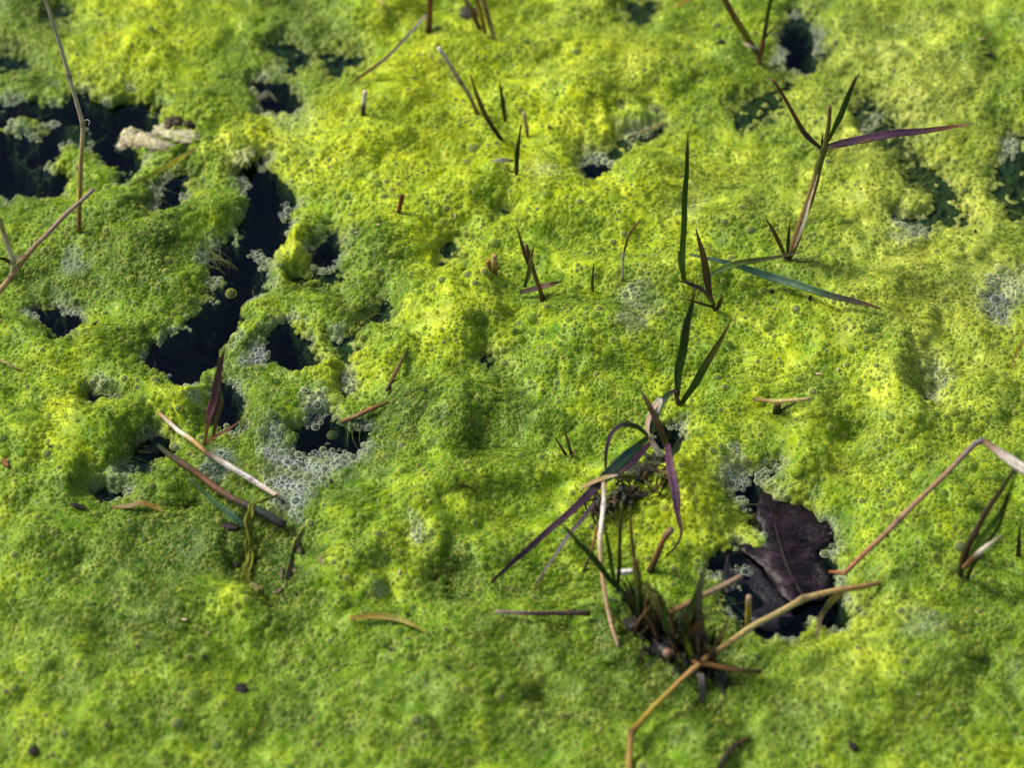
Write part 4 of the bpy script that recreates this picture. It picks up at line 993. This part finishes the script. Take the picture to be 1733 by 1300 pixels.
stem(r_, 'stalk', [(1284, 100), (1276, 80), (1252, 45, 3), (1236, 15, 6), (1220, -15, 8), (1205, -50, 9)], [10, 12, 13, 12, 11, 11], [TAN_, OLIVE, (.24, .15, .03), (.18, .08, .03), (.17, .09, .06), GREY], base=B_)
stem(r_, 'side_shoot', [(1286, 108, 1), (1289, 82, 1), (1293, 58, 0), (1296, 42, 0)], [9, 10, 8, 8], [(.25, .13, .05), REDB, DARK, DARK], base=B_)
blade(r_, 'leaf', [(1296, 48, 0), (1300, 20, 0), (1305, -10, 0), (1309, -45, 0)], [5, 9, 9, 5], [GRN, GRN, GRN2, GRN], base=B_)
blade(r_, 'leaf', [(1294, 64, 0), (1304, 52, 1), (1316, 38, 2)], [4, 4, 1.5], [BROWN, DARK], base=B_)
blade(r_, 'torn_sheath', [(1258, 72, 4), (1270, 78, 6), (1284, 82, 5)], [4, 7, 4], [TAN_, PALE_], base=B_)
one_stem('rust_twig', 'tiny rust-coloured twig at the top edge right of centre', 'twig', [(1143, 11, 1), (1158, 3, 3), (1180, -8, 5)], [3, 4, 4], [(.40, .13, .03), (.34, .11, .03)])
one_blade('yellow_blade', 'yellow-green blade lying aslant near the upper left', 'grass blade', [(218, 315, 2), (262, 292, 6), (305, 268, 8), (332, 250, 6)], [3, 8, 10, 3], [YGRN, (.34, .36, .015), (.42, .40, .02), BROWN])
one_stem('thin_twig', 'thin tan twig lying over the dark slit at the top centre', 'twig', [(1062, 232, 1), (1095, 219, 2), (1126, 207, 2)], [3, 3.5, 3], [BROWN, TAN_, (.40, .2, .07)])
# --- left group
B_ = (350, 762)
r_ = root('purple_shoot', *B_, 'upright purple shoot rising from the whitish stick at the left', 'grass shoot')
blade(r_, 'leaf', [(346, 754), (352, 722), (359, 690), (369, 640), (381, 586)], [6, 6, 15, 13, 1.5], [REDB, REDB, (.15, .06, .09), (.12, .05, .065), (.10, .03, .04)], base=B_)
blade(r_, 'leaf', [(360, 745, 3), (366, 715, 4), (374, 680, 4), (373, 655, 4)], [4, 7, 8, 2], [OLIVE, BROWN, OLIVE], base=B_)
blade(r_, 'leaf', [(350, 750, 2), (365, 738, 4), (385, 728, 5), (408, 712, 6)], [4, 6, 5, 1.5], [REDB, (.20, .08, .05), BROWN], base=B_)
one_stem('white_stick', 'whitish jointed stick lying aslant on the left below the purple shoot', 'stick', [(270, 699, 3), (302, 730, 7), (330, 748, 8), (350, 766, 8), (385, 788, 8), (426, 812, 6), (472, 840, 3)], [6, 7.5, 8, 8, 10, 9, 7],
         [(.27, .15, .08), PALE_, (.42, .28, .10), BROWN, PALE_, (.66, .60, .55), (.55, .42, .3)], nodes=(.5, .83), straight=True)
one_stem('dark_stalk', 'dark green and red-brown stalk lying parallel below the whitish stick', 'stalk', [(268, 755, 1), (305, 782, 3), (345, 810, 6), (385, 838, 8), (430, 862, 8), (482, 888, 6)], [8, 11, 10, 11, 13, 15], [DGRN, (.06, .045, .03), (.17, .07, .035), (.10, .055, .03), (.022, .038, .026), (.030, .030, .024)], straight=False)
one_blade('sunken_grass', 'blue-green blade half sunk below the dark stalk at the left', 'grass blade', [(318, 808, 1), (358, 845, 2), (390, 872, 3), (416, 893, 2)], [5, 10, 12, 9], [GRN, GRN, TEAL, TEAL])
r_ = root('algae_strand', 425, 950, 'yellow-green algae string hanging over the dark stalk at the left', 'algae')
for k in range(5):
    rr = random.Random(k); pts_ = [(470 - 4 * k, 838 + 3 * k, 5), (440, 848 + 2 * k, 8), (425 + rr.uniform(-4, 4), 856, 10), (420 + rr.uniform(-6, 6), 885, 7), (424 + rr.uniform(-8, 8), 915, 4), (426 + rr.uniform(-9, 9), 945, 2), (414 + rr.uniform(-9, 9), 985, 1)]
    stem(r_, 'strand', pts_[0 if k < 2 else 2:], [2.5, 5, 3, 4.5, 2], [(.15, .15, .012), (.12, .14, .01), (.20, .20, .015)], 'lie', rough=.6)
one_blade('rust_leaf_strip', 'rust-orange strip of dead leaf lying on the left algae', 'leaf strip', [(190, 858, 1), (218, 856, 2), (240, 852, 3), (262, 859, 2), (278, 867, 1)], [4, 9, 8, 9, 3], [(.16, .11, .03), (.24, .16, .04), (.26, .15, .02), (.20, .16, .02)])
one_stem('wet_stick', 'short brown stick poking out of the foamy black hole', 'stick', [(578, 713, 2), (605, 703, 3), (630, 692, 3), (657, 681, 1)], [7, 8, 9, 5], [BROWN, (.20, .12, .06), (.24, .10, .04), OLIVE], straight=True)
one_stem('sunken_twig', 'thin olive-brown twig half buried above the short brown stick', 'twig', [(654, 662, 2), (668, 632, 3), (682, 605, 2), (702, 570, 1)], [5, 7, 6, 3], [DARK, BROWN, OLIVE, DGRN])
one_blade('ochre_blade', 'ochre-yellow curved blade lying at the lower centre', 'grass blade', [(591, 1047, 2), (630, 1044, 3), (670, 1047, 3), (700, 1058, 3), (726, 1073, 1)], [6, 9, 10, 6, 2], [(.28, .19, .02), (.30, .22, .02), (.22, .22, .015), (.28, .22, .02), YGRN])
one_stem('purple_straw', 'straight purple-brown stem lying level at the lower centre', 'stem', [(838, 1036, 3), (890, 1038, 5), (950, 1038, 5), (998, 1039, 3)], [5, 6, 7, 9], [GREY, PURL, (.09, .05, .05), DARK], straight=True)
one_stem('black_stick', 'black wet stick half sunk at the bottom edge right of centre', 'stick', [(1212, 1310, 1), (1228, 1282, 2), (1246, 1262, 2), (1268, 1248, 1)], [7, 9, 8, 4], [BLACK, DARK, DARK, BROWN])
one_stem('edge_twig', 'thin brown twig at the left edge below the forked twig', 'twig', [(-10, 605, 3), (10, 614, 3), (32, 626, 1)], [4, 4, 2.5], [BROWN, TAN_, BROWN])
one_blade('orange_wisp', 'thin orange wisp of dead grass at the right edge', 'grass blade', [(1712, 625, 1), (1718, 600, 3), (1735, 572, 4)], [3, 4, 3], [(.40, .24, .05), (.42, .22, .04)])
one_stem('black_thread', 'small curved black thread on the algae left of centre', 'thread', [(780, 822, 1), (792, 825, 1.5), (808, 835, 1)], [4, 2.5, 2], [BLACK, DARK], 'lie')
# --- rotting mass, upper left
r_ = root('rotting_mass', 255, 255, 'pale beige rotting plant lump with a dark brown crust in the upper left water', 'rotting plant')
for k, (a, b_, sx_, sy_, sz_) in enumerate(((224, 236, 26, 20, 14), (250, 240, 26, 16, 12), (208, 250, 15, 11, 10), (272, 246, 28, 12, 9))):
    blob('lump', a, b_, sx_, sy_, sz_, [(.26, .23, .14), (.40, .35, .23), (.32, .32, .10)], M_ROT, r_, seed=20 + k, amp=.32, off=-1.6, freq=2.4)
blob('skin', 300, 226, 46, 16, 7, [(.28, .25, .12), (.44, .42, .26), (.34, .36, .08)], M_ROT, r_, seed=30, amp=.4, rz=-.3, off=-1.0)
blob('crust', 293, 212, 18, 14, 13, [(.018, .012, .010), (.06, .032, .014), (.12, .07, .025)], M_ROT, r_, seed=31, amp=.5, freq=4)
blob('crust', 318, 212, 9, 7, 8, [(.018, .012, .010), (.06, .032, .014)], M_ROT, r_, seed=32, amp=.5, freq=4)
b_ = blob('bleached_froth', 408, 262, 26, 26, 12, [(.24, .28, .03), (.36, .38, .08), (.42, .46, .28)], M_ROT, None, seed=33, amp=.5, off=-2.0, freq=3.5); tag(b_, 'pale yellow bleached froth lump beside the top of the black channel', 'froth')
b_ = blade(None, 'dry_husk', [(436, 168, 2), (448, 160, 6), (456, 158, 6), (470, 172, 3)], [6, 12, 10, 3], [PALE_, (.36, .33, .22), OLIVE], 'lie'); tag(b_, 'pale dry husk at the edge of the small upper black hole', 'husk')
# --- brown sheath debris, lower left
r_ = root('rotten_sheath', 490, 960, 'brown rotten leaf sheath half buried in the hollow at the lower left', 'sheath')
blade(r_, 'sheath', [(512, 898, .2), (503, 918, 1.2), (496, 940, .6), (489, 962, 1.2), (482, 988, .1)], [3, 12, 9, 15, 4], [(.12, .09, .03), (.22, .17, .08), (.08, .06, .02), (.20, .15, .07), (.10, .08, .03)], 'lie', twist=.5)
for k, (a, b_, L_, W_, ro) in enumerate(((505, 930, 22, 9, -1.1), (478, 970, 26, 8, -1.4), (500, 965, 16, 8, -.6), (470, 1000, 18, 9, .4))):
    flake('scrap', a, b_, L_, W_, ro, [(.16, .12, .05), (.06, .045, .015), (.24, .18, .09)], M_ROT, r_, seed=140 + k, off=.6)
stem(r_, 'fibre', [(497, 955, 3), (490, 975, 3), (483, 995, 1)], [3, 3, 2], [BLACK], 'lie')
flake('scrap', 548, 950, 22, 12, -.7, [(.24, .18, .09), (.10, .07, .03)], M_ROT, r_, seed=3)
flake('scrap', 432, 992, 26, 12, -.9, [(.30, .22, .10), (.12, .08, .03)], M_ROT, r_, seed=4)
# --- chips and specks
CH = [(388, 893, 32, 17, -.2, 'black oval seed husk below the blue-green blade'), (132, 857, 27, 11, -.1, 'dark brown chip lying on the left algae'), (10, 782, 22, 12, -.9, 'red-brown chip at the left edge'),
      (406, 1168, 22, 26, .4, 'black lump of debris at the lower left'), (1368, 507, 26, 7, .9, 'small black forked chip under the fallen green blade tip'), (161, 547, 17, 6, .5, 'narrow black chip in the left algae'),
      (1220, 71, 18, 11, .2, 'dark purple chip at the top right of centre'), (1672, 92, 32, 9, .25, 'flat black chip at the upper right'), (400, 955, 8, 15, .3, 'dark brown seed beside the hanging algae string'),
      (55, 1270, 18, 16, 1.2, 'dark crumb near the bottom left corner'), (546, 1178, 7, 12, .2, 'small black seed low in the middle'), (1306, 493, 10, 10, 0, 'round dark crumb below the crossed fallen blades'), (1445, 1265, 12, 20, .7, 'dark blue-black seed near the bottom right')]
for k, (a, b_, L_, W_, ro, lb) in enumerate(CH):
    cc = [BLACK, (.012, .010, .010), (.022, .015, .013)] if 'red' not in lb else [BROWN, REDB]
    tag(flake('debris_chip', a, b_, L_, W_, ro, cc, M_STEM, seed=k + 1, off=.8), lb, 'debris')
LAND = [('tall dead reed', 134, 390), ('forked twig at the left edge', 60, 430), ('whitish stick', 370, 780), ('hanging algae string', 425, 920), ('rust-orange leaf strip', 235, 856), ('rotting lump in the upper left', 260, 230),
        ('black channel', 420, 420), ('foamy black hole', 545, 735), ('short brown stick', 620, 697), ('half-buried twig', 680, 615), ('dark red-brown stub', 677, 345), ('white-topped stub', 616, 175), ('pale leaning stalk', 775, 135),
        ('spike with the straw husk', 875, 255), ('orange-brown stub pair', 832, 445), ('cross tuft', 912, 470), ('tiny two-pronged sprout', 958, 750), ('ochre-yellow blade', 655, 1050), ('level purple-brown stem', 915, 1038),
        ('tall upright green blade', 1160, 350), ('V of dark green blades', 1180, 620), ('cut straw stub', 1320, 680), ('leafy shoot at the upper right', 1390, 280), ('dead purple-brown leaf', 1340, 930), ('bent brown reed', 1560, 840), ('slanting stalks near the right edge', 1665, 890),
        ('thick red-brown shoot at the top', 1270, 70), ('golden stalk', 1110, 1190), ('dark rotting clump', 1150, 1080), ('black lump at the lower left', 406, 1168), ('crumb near the bottom left corner', 55, 1270), ('black seed low in the middle', 546, 1178), ('flat black chip at the upper right', 1672, 92), ('brown chip on the left', 132, 857), ('red-brown chip at the left edge', 10, 782), ('black chip in the left algae', 161, 547), ('black thread', 795, 827)]
used_l = set()
def where(a, b_):
    best = sorted(LAND, key=lambda l: math.hypot(l[1] - a, l[2] - b_))
    for l in best:
        dx, dy = a - l[1], b_ - l[2]
        d = ('right of' if dx > 0 else 'left of') if abs(dx) > abs(dy) else ('below' if dy > 0 else 'above')
        k = d + ' the ' + l[0]
        if k not in used_l: used_l.add(k); return k
SP = [(200, 557), (235, 1095), (308, 983), (159, 1022), (186, 820), (1050, 170), (1262, 150), (930, 215), (480, 1010), (690, 1040), (660, 1100), (1510, 70), (345, 1112), (85, 755), (720, 660), (870, 560), (1500, 905), (1650, 390), (560, 815), (760, 1132), (790, 1010)]
for k, (a, b_) in enumerate(SP):
    tag(flake('speck', a, b_, random.uniform(6, 11), random.uniform(4, 7), random.uniform(0, 3), [BLACK, DARK], M_STEM, seed=50 + k, off=.9), 'tiny black speck of debris ' + where(a, b_), 'debris', 'tiny black specks scattered on the algae')
PK = [(770, 365), (603, 393), (640, 380), (1418, 625), (1385, 632), (312, 1048), (352, 1072), (1555, 1175), (675, 968), (1660, 65)]
for k, (a, b_) in enumerate(PK):
    tag(flake('crumb', a, b_, random.uniform(6, 12), random.uniform(4, 6), random.uniform(0, 3), [PALE_, TAN_, STRAW], M_STEM, seed=90 + k, off=.9), 'tiny pale crumb of dead plant ' + where(a, b_), 'debris', 'tiny pale crumbs scattered on the algae')
for o in COL.objects:
    if 'o0' in o: del o['o0']
